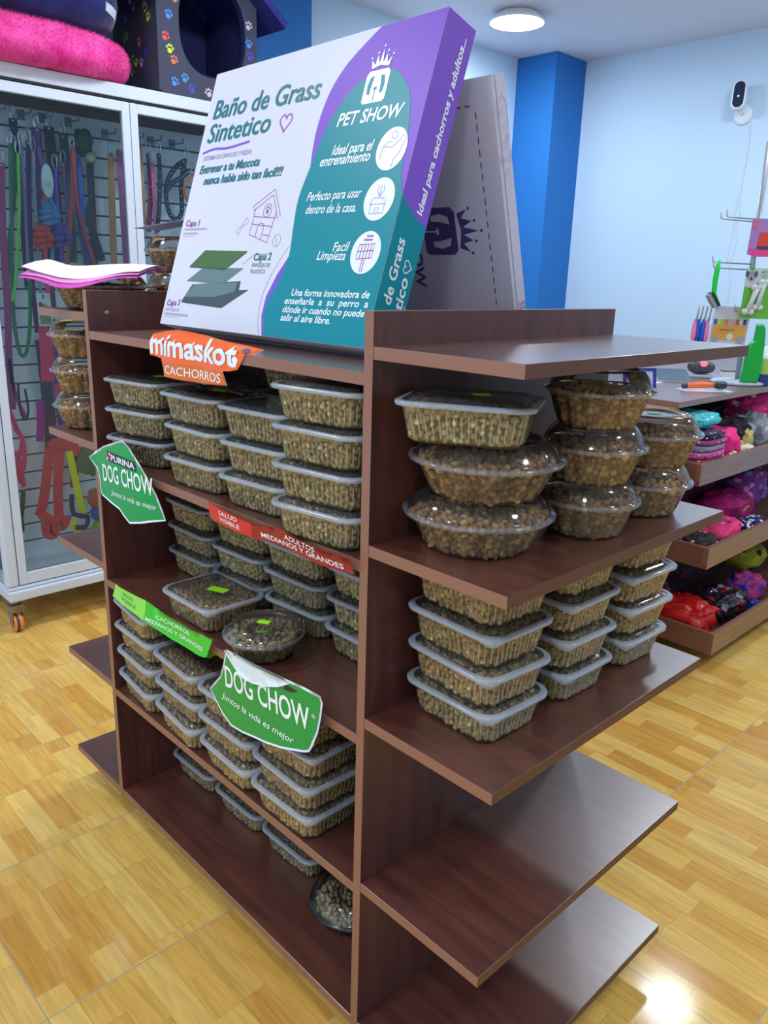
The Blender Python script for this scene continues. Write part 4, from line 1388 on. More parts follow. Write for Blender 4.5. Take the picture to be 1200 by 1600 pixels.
b.poly(circle((0, 0), .022, 24, .058), fct, mat('tag_white', (214, 236, 232), .4), .0015)
for k in range(3):
    b.stroke([(-.012, -.008 - .006 * k), (.012, -.006 - .006 * k)], .0014, fct, GRY, .0004)
tag(b.build('product_tag'), 'oval white product tag on the purple leash', 'tag')
b = MB(); fct = lambda u, v, w: (-2.36 + w, u, v)
b.poly([(.462, 1.160), (.516, 1.160), (.511, 1.283), (.459, 1.283)], fct, mat('card_white', (220, 232, 232), .4), .0015)
b.poly([(.468, 1.166), (.512, 1.166), (.508, 1.200), (.466, 1.205)], fct, mat('card_olive', (150, 160, 90), .5), wofs=.0004)
b.poly(circle((.485, 1.222), .016, 16, .022), fct, mat('card_dog_tan', (196, 160, 110), .5), wofs=.0006)
b.poly(circle((.473, 1.240), .008, 12, .010), fct, mat('card_dog_brown', (120, 84, 56), .5), wofs=.0008)
b.stroke([(.484, 1.279), (.486, 1.262)], .006, fct, RUBBER, .0004)
tag(b.build('picture_card'), 'white hanging picture card with a small dog, left of the top bowl', 'card')
for lb, c, s_, colr, sd_ in (('dark green plush toy at the top of the left door', (-2.40, .705, 1.845), (.03, .035, .045), (28, 84, 66), 5), ('pale green ball toy below the dark plush', (-2.39, .725, 1.79), (.02, .02, .02), (150, 176, 140), 6),
                             ('mossy green toy behind the second end shelf', (-2.40, .628, .600), (.03, .045, .06), (104, 130, 88), 7), ('orange toy low in the cabinet behind the shelf edge', (-2.40, .648, .432), (.03, .03, .04), (206, 108, 70), 8),
                             ('small blue toy below the orange one', (-2.40, .652, .365), (.025, .028, .03), (76, 104, 180), 9), ('lime green toy lowest in the cabinet', (-2.40, .655, .30), (.025, .03, .028), (150, 190, 60), 10)):
    b = MB(); lump(b, c, s_, mat('toy_%d' % sd_, colr, .6), sd_, .8, .25, 2.5, 24, 14, flat_bottom=False)
    tag(b.build('plush_toy'), lb, 'toy', 'small toys in the cabinet')

# ================================================================== ON TOP OF THE CABINET
CT = 2.0302


def fuzzy(name, c, col2, rough=.95):
    m = mat(name, c, rough, sheen=.25, spec=.1)
    t = NT(m)
    tc = t.n('ShaderNodeTexCoord')
    nz = t.n('ShaderNodeTexNoise'); nz.inputs['Scale'].default_value = 14; nz.inputs['Detail'].default_value = 6
    t.l(tc.outputs['Object'], nz.inputs['Vector'])
    r = t.ramp([(.3, c), (.7, col2)])
    t.l(nz.outputs[0], r.inputs[0]); t.l(r.outputs[0], t.b.inputs['Base Color'])
    return m


def cushion(b, c, hx, hy, hz, m, amp, fr, nu=150, nv=40, seed=0, strands=0):
    rings = []
    rng = random.Random(seed)
    base = []
    for j in range(1, nv):
        ph = -PI / 2 + PI * j / nv
        ring = []
        for i in range(nu):
            th = 2 * PI * i / nu
            cp, sp_ = math.cos(ph), math.sin(ph)
            rad = (1 - .34) + .34 * max(cp, 0) ** .7 if cp > 0 else .66
            rs = 1 / (abs(math.cos(th)) ** 3.2 + abs(math.sin(th)) ** 3.2) ** (1 / 3.2)
            ct, st = rs * math.cos(th), rs * math.sin(th)
            p = Vector((ct * hx * rad, st * hy * rad, math.copysign(abs(sp_) ** .8, sp_) * hz))
            d = amp * (noise.noise(p * fr) + .5 * noise.noise(p * fr * 3.1) + .25 * noise.noise(p * fr * 7))
            nrm = Vector((ct * cp, st * cp, sp_)).normalized()
            q = p + nrm * d + Vector(c)
            q.z = max(q.z, c[2] - hz)
            ring.append(q); base.append((q, nrm))
        rings.append(ring)
    b.loft(rings, m, m, m)
    for _ in range(strands):
        q, nrm = rng.choice(base)
        if q.x < c[0] - .1:
            continue
        off = Vector((rng.uniform(-1, 1), rng.uniform(-1, 1), rng.uniform(-1, 1))) * .011
        q = q + (off - nrm * off.dot(nrm)) - nrm * .001
        j = Vector((rng.uniform(-1, 1), rng.uniform(-1, 1), rng.uniform(-1.1, .6))) * .7
        tip = q + (nrm + j).normalized() * rng.uniform(.006, .014)
        tip.z = max(tip.z, c[2] - hz)
        sd = nrm.cross(j).normalized() * .0009
        o = len(b.v)
        b.v += [tuple(q + sd), tuple(q - sd), tuple(tip)]
        b.face([o, o + 1, o + 2], m, False)


b = MB(); PINK = fuzzy('fluffy_pink', (226, 48, 150), (246, 92, 182))
cushion(b, (-2.40, .38, CT + .072), .285, .475, .072, PINK, .005, 7, nv=70, seed=2, strands=45000)
tag(b.build('pet_bed'), 'fluffy hot pink pet bed lying on the glass cabinet', 'pet bed', 'pet beds on the cabinet')
b = MB(); NAVY = fuzzy('navy_plush', (22, 24, 74), (34, 40, 104))
cushion(b, (-2.40, .36, CT + .152 + .115), .27, .465, .115, NAVY, .006, 6, 120, 30)
nb = tag(b.build('pet_bed'), 'dark navy plush pet bed lying on the pink one', 'pet bed', 'pet beds on the cabinet')
bvh = BVHTree.FromPolygons([Vector(v) for v in b.v], b.f)


def fct(u, v, w):
    h = bvh.ray_cast(Vector((-1.5, u, v)), Vector((-1, 0, 0)))
    return (h[0] if h[0] else Vector((-2.3, u, v))) + Vector((.8, .6, 0)) * (w + .002)


b = MB()
b.poly([(.722, 2.252), (.782, 2.242), (.784, 2.270), (.724, 2.280)], fct, mat('care_label', (206, 216, 232), .5), .0015, .01)
c = b.build('care_label'); c.parent = nb; c['label'] = 'white sewn care label'

# fabric pet house
FAB = mat('house_fabric_charcoal', (58, 62, 84), .75)
ROOF = mat('house_roof_royal_blue', (34, 36, 130), .6)
NAVI = mat('house_inside_navy', (16, 18, 78), .8)
PAWC = [mat('paw_' + n, c, .6) for n, c in (('blue', (70, 140, 230)), ('orange', (206, 120, 84)), ('lime', (196, 224, 50)), ('red', (222, 80, 84)), ('pink', (206, 176, 208)), ('green', (90, 200, 90)), ('violet', (70, 76, 190)))]
HX, HXB, HY0, HY1, HZE, HZA = -2.205, -2.56, .935, 1.385, 2.405, 2.575
house = thing('pet_house', 'dark fabric pet house with coloured paw prints and blue roof on the cabinet', 'pet house', (-2.38, 1.16, CT), world=True)
hc, hr, hz_ = (1.178, 2.285), .150, .170
NP = 72
inner, outer = [], []
for i in range(NP):
    a = 2 * PI * i / NP
    inner.append((hc[0] + hr * math.copysign(abs(math.cos(a)) ** .8, math.cos(a)), hc[1] + hz_ * math.copysign(abs(math.sin(a)) ** .8, math.sin(a))))
    d = Vector((math.cos(a), math.sin(a)))
    best = 9
    pent = [(HY0, CT), (HY1, CT), (HY1, HZE), (1.16, HZA), (HY0, HZE)]
    for k in range(5):
        p, q = Vector(pent[k]), Vector(pent[(k + 1) % 5]); e_ = q - p
        den = d.x * e_.y - d.y * e_.x
        if abs(den) > 1e-9:
            t_ = ((p.x - hc[0]) * e_.y - (p.y - hc[1]) * e_.x) / den
            u_ = ((p.x - hc[0]) * d.y - (p.y - hc[1]) * d.x) / den
            if t_ > 0 and -1e-6 <= u_ <= 1 + 1e-6:
                best = min(best, t_)
    outer.append((hc[0] + d.x * best, hc[1] + d.y * best))
b = MB()
P3 = lambda pts, x: [(x, p[0], p[1]) for p in pts]
b.loft([P3(outer, HX - .03), P3(outer, HX), P3(inner, HX), P3(inner, HX - .03), P3(outer, HX - .03)], [FAB, FAB, NAVI, NAVI], smooth=False)
fhf = lambda u, v, w: (HX + w, u, v)


def paw(b, fm, cx, cy, s, m, rot, w=.0008):
    c_, s_ = math.cos(rot), math.sin(rot)
    T_ = lambda p: (cx + s * (p[0] * c_ - p[1] * s_), cy + s * (p[0] * s_ + p[1] * c_))
    b.poly([T_(p) for p in circle((0, -.25), .5, 14, .42)], fm, m, wofs=w)
    for x_, y_ in ((-.62, .25), (-.24, .62), (.24, .62), (.62, .25)):
        b.poly([T_(p) for p in circle((x_, y_), .19, 10, .27)], fm, m, wofs=w)


rp = random.Random(4)
for (y, z_, ci) in ((.985, 2.30, 0), (.968, 2.225, 3), (.985, 2.185, 2), (1.000, 2.150, 1), (1.000, 2.075, 0), (1.045, 2.095, 0), (1.075, 2.062, 6), (.985, 2.38, 2), (.965, 2.39, 4), (1.015, 2.36, 1), (1.345, 2.27, 0), (1.350, 2.225, 6), (1.345, 2.335, 4), (1.345, 2.18, 1), (1.320, 2.075, 5), (1.03, 2.43, 2), (1.29, 2.45, 5), (1.10, 2.49, 4), (1.15, 2.06, 4), (1.25, 2.07, 2)):
    paw(b, fhf, y, z_, .021, PAWC[ci], rp.uniform(-.6, .6))
b.build('front_panel', house)
b = MB()
c_ = MB(); c_.box(HXB, HX - .03, HY1 - .03, HY1, CT, HZE, FAB); c_.build('side_panel', house)
b.box(HXB, HX - .03, HY0, HY0 + .03, CT, HZE, FAB)
fhs = lambda u, v, w: (u, HY0 - w, v)
for k in range(22):
    u_, v_ = rp.uniform(HXB + .03, HX - .05), rp.uniform(CT + .03, HZE - .03)
    paw(b, fhs, u_, v_, .021, PAWC[rp.randrange(7)], rp.uniform(-.6, .6))
b.build('side_panel', house)
b = MB(); b.loft([[(x_, y_, z_) for y_, z_ in ((HY0 + .03, CT), (HY1 - .03, CT), (HY1 - .03, HZE), (1.16, HZA - .01), (HY0 + .03, HZE))] for x_ in (HXB, HXB + .02)], NAVI, NAVI, NAVI, False)
for yy in (HY0 + .0302, HY1 - .0352):
    b.box(HXB + .02, HX - .03, yy, yy + .005, CT, HZE, NAVI)
b.box(HXB, HX - .03, HY0 + .03, HY1 - .03, CT, CT + .02, NAVI)
b.build('inner_lining', house)
b = MB(); lump(b, (-2.36, 1.16, CT + .065), (.13, .17, .045), NAVI, 4, .6, .08)
b.build('cushion', house)
b = MB()
for s in (-1, 1):
    y0_, y1_ = 1.16, 1.16 + s * .315
    n_ = Vector((0, -s * (HZE + .02 - HZA - .02) * -1, .315)).normalized() * .028
    n_ = Vector((0, s * .49, .87)) * .028
    A = [(y0_, HZA + .001), (y1_, HZE - .066)]
    ring = lambda x: [(x, A[0][0], A[0][1]), (x, A[1][0], A[1][1]), (x, A[1][0] + n_.y, A[1][1] + n_.z), (x, A[0][0], A[0][1] + .034)]
    b.loft([ring(HXB - .02), ring(HX + .075)], ROOF, ROOF, ROOF, False)
b.build('roof', house)

# ================================================================== COUNTER WITH TRAYS
CTOP = .975
ctr = thing('sales_counter', 'long red-brown wooden counter with stepped open trays by the pale wall', 'counter', (-.9, 3.0, 0), world=True)
CYB = YB - .004
b = MB(); b.box(-1.25, -.505, 2.01, CYB, CTOP - .022, CTOP, [WOOD_C, WOOD_C, EDGE, WOOD_C, EDGE, WOOD_C]); b.build('counter_top', ctr, .0008)
b = MB(); b.box(-1.25, -.512, 2.012, 2.030, 0, CTOP - .022, [WOOD_V, WOOD_V, WOOD_V, EDGE, WOOD_V, WOOD_V]); b.build('side_panel', ctr)
b = MB(); b.box(-1.25, -1.232, 2.03, CYB, 0, CTOP - .022, WOOD_V); b.build('back_panel', ctr)
b = MB(); b.box(-1.23, -.60, 2.05, CYB, 0, .045, WOOD_V); b.build('plinth', ctr)
TR = [(-.398, .679, .761), (-.326, .377, .458), (-.261, .053, .137)]
for xf_, z0_, z1_ in TR:
    b = MB()
    b.box(-1.10, xf_, 2.0305, CYB, z0_, z0_ + .016, WOOD_C)
    b.box(-1.10, xf_ - .018, 2.0305, 2.0485, z0_ + .016, z1_, [WOOD_C, EDGE, WOOD_C, EDGE, WOOD_C, WOOD_C])
    b.box(xf_ - .018, xf_, 2.0305, CYB, z0_ + .016, z1_, [WOOD_C, EDGE, EDGE, WOOD_C, EDGE, WOOD_C])
    b.build('tray', ctr, .0008)
desk = thing('side_desk', 'lower brown wooden desk end adjoining the counter behind the bowls', 'desk', (-.88, 1.75, 0), world=True)
b = MB(); b.box(-1.25, -.512, 1.45, 2.0085, .938, .956, WOOD_C); b.build('desk_top', desk)
b = MB(); b.box(-.53, -.512, 1.45, 2.0085, 0, .938, WOOD_C); b.build('front_panel', desk)
b = MB(); b.box(-1.25, -.53, 1.45, 1.468, 0, .938, WOOD_C); b.build('end_panel', desk)


def spotted(name, base, spots, scale, thr=.32, rough=.7, spec=.3):
    m = mat(name, base, rough, spec=spec)
    t = NT(m)
    tc = t.n('ShaderNodeTexCoord')
    vo = t.n('ShaderNodeTexVoronoi'); vo.inputs['Scale'].default_value = scale
    t.l(tc.outputs['Object'], vo.inputs['Vector'])
    sp = t.n('ShaderNodeSeparateXYZ'); t.l(vo.outputs['Color'], sp.inputs[0])
    r = t.ramp([(i / len(spots), c) for i, c in enumerate(spots)], 'CONSTANT')
    t.l(sp.outputs[0], r.inputs[0])
    mx = t.n('ShaderNodeMixRGB'); mx.inputs[1].default_value = (*lin(base), 1)
    t.l(t.math('LESS_THAN', vo.outputs['Distance'], thr), mx.inputs[0]); t.l(r.outputs[0], mx.inputs[2])
    t.l(mx.outputs[0], t.b.inputs['Base Color'])
    return m


GT = 'garments in the counter trays'


def garment(name, lb, c, size, m, seed, e=.55, amp=.16, fr=2.4, rot=0.0, tilt=0.0, cat='pet clothing'):
    b = MB()
    M = Matrix.Rotation(rot, 3, 'Z') @ Matrix.Rotation(tilt, 3, 'X')
    lump(b, (0, 0, 0), size, m, seed, e, amp, fr, 44, 24, M, flat_bottom=(tilt == 0))
    o = b.build(name)
    o.location = c
    return tag(o, lb, cat, GT)


tz = [TR[0][1] + .0162, TR[1][1] + .0162, TR[2][1] + .0162]
stackcols = [((222, 120, 150), [(240, 200, 210), (180, 70, 110)]), ((70, 150, 160), [(150, 200, 200), (40, 100, 120)]), ((196, 60, 130), [(240, 190, 60), (120, 180, 230), (250, 240, 250)]),
             ((206, 90, 160), [(240, 180, 210), (90, 60, 120)]), ((142, 144, 178), [(200, 130, 190), (110, 112, 150)]), ((160, 80, 130), [(230, 190, 210), (90, 50, 100)]), ((40, 34, 60), [(120, 90, 140), (200, 190, 220)])]
snames = ['salmon pink', 'teal', 'pink floral', 'rose patterned', 'grey-violet', 'plum', 'black spotted']
for k in range(7):
    garment('folded_garment', snames[k] + ' folded pet garment, ' + ['lowest', 'second', 'third', 'fourth', 'fifth', 'sixth', 'topmost'][k] + ' of the stack in the top tray',
            (-.53 + .004 * (k % 2), 2.175 + .006 * (k % 3), tz[0] + .012 + .0235 * k), (.115, .118 - .004 * k, .0135), spotted('garment_%d' % k, *stackcols[k], 55), k + 2, .42, .05)
garment('folded_garment', 'turquoise patterned folded pet garment on top of the dark stack', (-.56, 2.21, tz[0] + .012 + .0235 * 7 + .018), (.10, .12, .028), spotted('garment_turq', (70, 190, 200), [(120, 110, 210), (230, 240, 245), (30, 140, 160)], 60), 12, .6, .12)
garment('pet_garment', 'hot pink folded garment beside the stack in top tray', (-.54, 2.42, tz[0] + .072), (.10, .085, .071), mat('hot_pink', (244, 22, 130), .6), 14, .7, .2)
garment('pet_garment', 'black lump of garments behind the plush in top tray', (-.60, 2.64, tz[0] + .080), (.10, .12, .079), spotted('black_maroon', (30, 18, 34), [(120, 40, 90), (60, 40, 70)], 40, .25), 15, .7, .22)
garment('plush_toy', 'yellow cat-shaped toy in the top tray', (-.50, 2.66, tz[0] + .066), (.022, .036, .045), mat('toy_yellow', (226, 206, 120), .7), 16, .8, .3, cat='toy')
garment('plush_toy', 'black and white plush at the front of top tray', (-.440, 2.40, tz[0] + .032), (.022, .055, .031), spotted('plush_bw', (40, 40, 44), [(230, 226, 210), (30, 30, 34)], 22, .6), 17, .8, .3, cat='toy')
garment('plush_toy', 'cream white plush at the front of top tray', (-.440, 2.52, tz[0] + .036), (.022, .05, .035), mat('plush_cream', (232, 222, 200), .8), 18, .8, .35, cat='toy')
garment('plush_toy', 'tan flat chew toy lying above the cream plush', (-.475, 2.50, tz[0] + .075), (.02, .05, .012), mat('chew_tan', (204, 166, 110), .7), 19, .7, .2, cat='toy')
garment('plastic_bag', 'clear plastic bag of goods at the right of top tray', (-.56, 2.86, tz[0] + .075), (.09, .09, .074), spotted('bag_grey_clear', (150, 156, 166), [(206, 212, 220), (110, 120, 130)], 18, .5, .25), 20, .7, .3, cat='bag')
garment('pet_garment', 'dark navy garments at the back of top tray', (-.80, 2.6, tz[0] + .09), (.11, .45, .089), spotted('navy_dark', (24, 20, 44), [(90, 40, 90), (40, 60, 110)], 26, .3), 21, .6, .25)
garment('pet_garment', 'magenta and white garment high at the right of top tray', (-.66, 3.0, tz[0] + .14), (.09, .13, .09), spotted('mag_white', (206, 40, 120), [(240, 220, 230), (120, 20, 70)], 20, .35), 22, .7, .25)
# middle tray
garment('pet_garment', 'dark brown printed garment at the near corner of middle tray', (-.41, 2.135, tz[1] + .042), (.055, .075, .041), spotted('brown_print', (62, 48, 46), [(210, 196, 190), (90, 60, 110)], 36, .28), 30, .7, .2)
garment('pet_garment', 'neon pink garment with flower outlines in middle tray', (-.42, 2.335, tz[1] + .048), (.06, .085, .040), spotted('neon_pink', (250, 70, 130), [(210, 190, 240), (120, 40, 110)], 26, .22), 31, .5, .12, tilt=.25)
garment('pet_garment', 'purple garment with white print in middle tray', (-.50, 2.16, tz[1] + .060), (.05, .10, .055), spotted('purple_print', (66, 36, 110), [(220, 214, 236), (40, 20, 80)], 30, .28), 32, .7, .2)
garment('pet_garment', 'magenta garment with yellow bone patch in middle tray', (-.53, 2.62, tz[1] + .070), (.09, .14, .068), spotted('magenta_dark', (150, 14, 92), [(170, 24, 110), (120, 10, 80)], 12, .6), 33, .6, .2)
garment('pet_garment', 'white lace trimmed navy garment at the tray edge', (-.395, 2.56, tz[1] + .036), (.04, .11, .034), spotted('lace_navy', (40, 34, 90), [(232, 232, 244), (220, 220, 236)], 44, .4), 34, .7, .2)
garment('pet_garment', 'coral red garment at the back left of middle tray', (-.68, 2.17, tz[1] + .085), (.09, .11, .084), spotted('coral', (206, 50, 76), [(230, 120, 150), (170, 30, 60)], 24, .3), 35, .7, .2)
garment('pet_garment', 'plum dark garments filling the back of middle tray', (-.76, 2.62, tz[1] + .10), (.12, .32, .099), spotted('plum_dark', (84, 16, 66), [(150, 60, 130), (40, 14, 44)], 22, .35), 36, .6, .25)
garment('pet_garment', 'violet and blue garment at the right of middle tray', (-.60, 2.92, tz[1] + .10), (.10, .14, .098), spotted('violet_blue', (120, 50, 130), [(80, 120, 190), (200, 120, 180)], 20, .35), 37, .7, .25)
b = MB(); fbn = lambda u, v, w: (-.446 + w, 2.62 + u, tz[1] + .085 + v)
b.stroke([(-.04, -.012), (.035, .012)], .012, fbn, mat('bone_yellow', (190, 176, 70), .6), .002)
for sx in (-1, 1):
    for sy in (-1, 1):
        b.poly(circle((sx * .040, sx * .012 + sy * .008), .010, 12), fbn, MATS['bone_yellow'], .004, wofs=.002)
tag(b.build('bone_patch'), 'yellow bone shaped toy against the magenta garment', 'toy')
# lower tray
REDB = mat('red_bag_gloss', (214, 32, 34), .3)
garment('plastic_bag', 'shiny red bag at the near corner of lowest tray', (-.435, 2.140, tz[2] + .066), (.112, .083, .062), REDB, 40, .6, .3, 3.4, tilt=0, cat='bag')
garment('pet_garment', 'dark red garment behind the shiny red bag', (-.60, 2.14, tz[2] + .090), (.08, .085, .088), mat('dark_red', (140, 16, 30), .45), 41, .7, .25, 3)
garment('plastic_bag', 'clear bag with black and red print in lowest tray', (-.405, 2.40, tz[2] + .055), (.085, .11, .054), spotted('bag_dark_print', (40, 36, 48), [(160, 40, 60), (150, 150, 170), (30, 30, 40)], 26, .4, .18, .6), 42, .7, .35, 3.4, cat='bag')
garment('pet_garment', 'blue garment scrap at the edge of lowest tray', (-.315, 2.535, tz[2] + .030), (.025, .03, .028), mat('blue_scrap', (40, 60, 170), .5), 43, .8, .3)
garment('pet_garment', 'violet and pink garment right of the clear bag', (-.41, 2.68, tz[2] + .052), (.07, .09, .051), spotted('violet_pink', (170, 60, 130), [(90, 70, 190), (210, 60, 80)], 18, .4), 44, .7, .3)
garment('pet_hat', 'yellow-green hat shaped garment at the back of lowest tray', (-.55, 2.96, tz[2] + .10), (.09, .11, .05), spotted('hat_yellow', (170, 170, 40), [(30, 30, 30), (190, 190, 60)], 12, .25), 45, .7, .15)
garment('pet_garment', 'black garments filling the back of lowest tray', (-.72, 2.62, tz[2] + .11), (.14, .36, .108), spotted('black_garm', (28, 20, 34), [(110, 24, 50), (50, 50, 80)], 24, .3), 46, .6, .25)

# ---- things on the counter
zt = CTOP + .0002
b = MB()
lump(b, (0, 0, .017), (.032, .056, .0165), mat('mouse_grey', (74, 76, 88), .35), 50, .85, .03, 1)
mo = b.build('computer_mouse'); mo.location = (-.855, 2.91, zt + .0125); mo.rotation_euler = (0, 0, 2.1); mo.scale = (1.0, 1.1, 1.9)
tag(mo, 'dark grey computer mouse with red light on the counter', 'mouse')
b = MB(); lump(b, (-.021, -.007, .024), (.012, .016, .008), mat('mouse_red_glow', (230, 30, 40), .4, emit=(1, .05, .08), estr=1.2), 51, .8, .05)
c = b.build('scroll_light'); c.parent = mo
b = MB(); b.box(-.09, .09, -.075, .075, 0, .012, mat('pad_grey', (150, 158, 168), .4))
o = b.build('notebook_box', bevel=.003); o.location = (-.865, 2.90, zt); o.rotation_euler = (0, 0, .75); tag(o, 'flat grey box under the computer mouse', 'box')
b = MB(); b.box(-.075, .075, -.055, .055, 0, .009, [mat('tablet_frame', (190, 200, 214), .4), mat('tablet_glass', (94, 108, 124), .15)] + [MATS['tablet_frame']] * 4)
o = b.build('tablet', bevel=.002); o.location = (-.84, 2.60, zt + .022); o.rotation_euler = (.40, 0, .80); tag(o, 'small grey tablet lying on the counter', 'tablet')
b = MB(); lump(b, (0, 0, .016), (.035, .085, .0155), mat('lime_green_case', (130, 196, 40), .35), 52, .9, .03, 1)
o = b.build('glasses_case'); o.location = (-.965, 2.665, zt); o.rotation_euler = (0, 0, .9); tag(o, 'lime green oval case beside the tablet', 'case')
b = MB(); BLU = mat('frame_navy', (40, 46, 150), .35)
fbm = Matrix.Translation((-.80, 2.262, zt)) @ Matrix.Rotation(R(62), 4, 'Z') @ Matrix.Rotation(R(-12), 4, 'X')
b.box(-.075, .075, 0, .008, 0, .012, BLU, fbm); b.box(-.075, .075, 0, .008, .068, .080, BLU, fbm); b.box(-.075, -.062, 0, .008, .012, .068, BLU, fbm); b.box(.062, .075, 0, .008, .012, .068, BLU, fbm)
b.box(-.062, .062, .003, .006, .012, .068, mat('frame_card', (196, 200, 214), .5), fbm)
tag(b.build('sign_holder'), 'navy blue framed sign holder behind the top end bowl', 'frame')
b = MB(); b.poly([(-.05, -.04), (.045, -.05), (.05, .03), (-.04, .045)], lambda u, v, w: (-.885 + u, 2.49 + v, zt + .0012 + w), STICKER_EDGE, .001)
tag(b.build('paper_note'), 'small white paper note on the counter by the tablet', 'paper')
b = MB(); b.box(-.045, .045, -.02, .02, 0, .030, WHT); b.box(-.045, .045, -.02, .02, .030, .038, WOOD_C)
o = b.build('card_box', bevel=.002); o.location = (-.74, 2.98, zt); o.rotation_euler = (0, 0, .8); tag(o, 'small white box with brown lid behind the display pole', 'box')
ro = R(50)
tool = thing('packaged_tool', 'orange handled grooming tool on a white card at the counter edge', 'grooming tool', (-.610, 2.43, zt), ro)
b = MB(); b.box(-.10, .10, -.045, .045, 0, .002, mat('blister_card', (212, 220, 244), .25)); b.build('card', tool)
b = MB(); b.tube([(-.075, 0, .017), (-.03, .002, .020), (.02, .004, .022), (.05, .004, .022)], [.011, .012, .011, .009], mat('tool_orange', (240, 110, 46), .35), 14); b.build('handle', tool)
b = MB(); lump(b, (.066, .004, .022), (.026, .022, .016), mat('tool_dark', (46, 48, 58), .35), 54, .7, .1); b.build('head', tool)
b = MB(); b.tube([(-.092, 0, .015), (-.075, 0, .017)], .010, MATS['tool_dark'], 12); b.build('end_cap', tool)

# ---- rotating product stand
SO, SS, SN = Vector((-.557, 2.743, 0)), Vector((.697, .717, 0)), Vector((-.717, .697, 0))


def fst(off):
    return lambda u, v, w: SO + SS * u + SN * (off - w) + Vector((0, 0, v))


GREYM = mat('stand_grey_metal', (164, 168, 180), .35, .4)
std = thing('product_stand', 'grey metal rotating product stand with hooks on the counter', 'display stand', (-.557, 2.743, CTOP), world=True)
sp = lambda u, off, v: SO + SS * u + SN * off + Vector((0, 0, v))
b = MB(); b.lathe([(.105, 0), (.112, .004), (.112, .010), (.100, .016), (.03, .020), (.0001, .020)], mat('stand_base_grey', (176, 184, 200), .35), 40, c=tuple(sp(-.012, .10, zt))); b.build('base', std)
b = MB(); b.tube([sp(-.012, .10, zt + .018), sp(-.03, .10, 1.95)], .011, GREYM, 14); b.build('pole', std)
for u0, u1, v, dv, of in ((-.02, -.173, 1.656, .030, .06), (-.02, -.212, 1.645, .024, .02), (-.02, -.206, 1.478, .026, .06), (-.02, -.214, 1.455, .026, .02), (-.02, -.165, 1.300, .025, .05), (-.02, -.10, 1.285, .025, .02)):
    b = MB(); b.tube([sp(u0, .10, v - .003), sp(u1 + .004, of, v), sp(u1, of, v + .004), sp(u1 - .002, of, v + dv)], .0028, GREYM, 8); b.build('hook', std)

GS = 'packets on the product stand'
# toy pack, top
b = MB(); f_ = fst(.03)
b.poly([(-.080, 1.512), (-.045, 1.503), (.06, 1.506), (.065, 1.650), (-.076, 1.652)], f_, mat('pack_lilac', (176, 130, 196), .25), .006)
b.poly([(-.080, 1.535), (-.070, 1.510), (-.030, 1.505), (.06, 1.508), (.06, 1.532), (-.06, 1.535)], f_, mat('pack_pink', (236, 70, 150), .3), .0, wofs=.001)
b.poly([(-.045, 1.545), (.055, 1.545), (.055, 1.602), (-.040, 1.598)], f_, mat('pack_red', (226, 70, 50), .3), wofs=.002)
b.poly([(-.045, 1.532), (.055, 1.532), (.055, 1.545), (-.045, 1.545)], f_, PDK, wofs=.0025)
b.poly([(-.076, 1.61), (-.055, 1.61), (-.055, 1.645), (-.074, 1.645)], f_, mat('pack_rose', (206, 110, 150), .3), wofs=.0015)
tag(b.build('toy_packet'), 'lilac and pink toy packet hanging highest on the stand', 'packet', GS)
# bone toy card
b = MB(); f_ = fst(.0)
b.poly([(-.086, 1.257), (.075, 1.255), (.075, 1.457), (-.083, 1.457)], f_, mat('bone_card_green', (104, 190, 60), .35), .002)
b.poly([(-.084, 1.385), (-.04, 1.375), (-.02, 1.390), (.075, 1.385), (.075, 1.456), (-.082, 1.456)], f_, mat('bone_card_grey', (196, 204, 206), .35), wofs=.0006)
b.poly([(-.072, 1.448), (-.052, 1.448), (-.052, 1.463), (-.072, 1.463)], f_, mat('card_leaf_green', (96, 176, 50), .35), wofs=.001)
b.poly(circle((-.062, 1.425), .018, 16, .022), f_, mat('dog_photo_grey', (150, 152, 170), .5), wofs=.001)
for sx in (-1, 1):
    b.poly(circle((-.062 + sx * .018, 1.434), .008, 10, .013), f_, mat('dog_photo_dark', (84, 84, 104), .5), wofs=.0014)
b.poly(circle((-.061, 1.416), .004, 8, .006), f_, SBLK, wofs=.0018)
text(b, 'PET', (-.022, 1.435), (.005, 1.435), .012, f_, MATS['card_leaf_green'], .02, 0, .0012)
text(b, 'TOY', (-.022, 1.418), (.005, 1.418), .012, f_, MATS['card_leaf_green'], .02, 0, .0012)
card = tag(b.build('toy_card'), 'green and grey card with white bone toys on the stand', 'toy card', GS)
BON = mat('bone_pearl', (206, 214, 214), .3)
for (ua, va, ub, vb, rr) in ((-.062, 1.288, -.038, 1.378, .013), (-.026, 1.306, -.012, 1.398, .012)):
    b = MB()
    b.tube([sp(ua, -.016, va), sp((ua + ub) / 2, -.016, (va + vb) / 2), sp(ub, -.016, vb)], [rr, rr * .75, rr], BON, 14)
    for uu, vv, k in ((ua, va, 1), (ub, vb, -1)):
        for s in (-1, 1):
            lump(b, tuple(sp(uu + s * rr * .9, -.016, vv - k * .004)), (rr * 1.05,) * 3, BON, 1, 1, 0, 1, 18, 12, flat_bottom=False)
    c = b.build('bone_toy'); c.parent = card
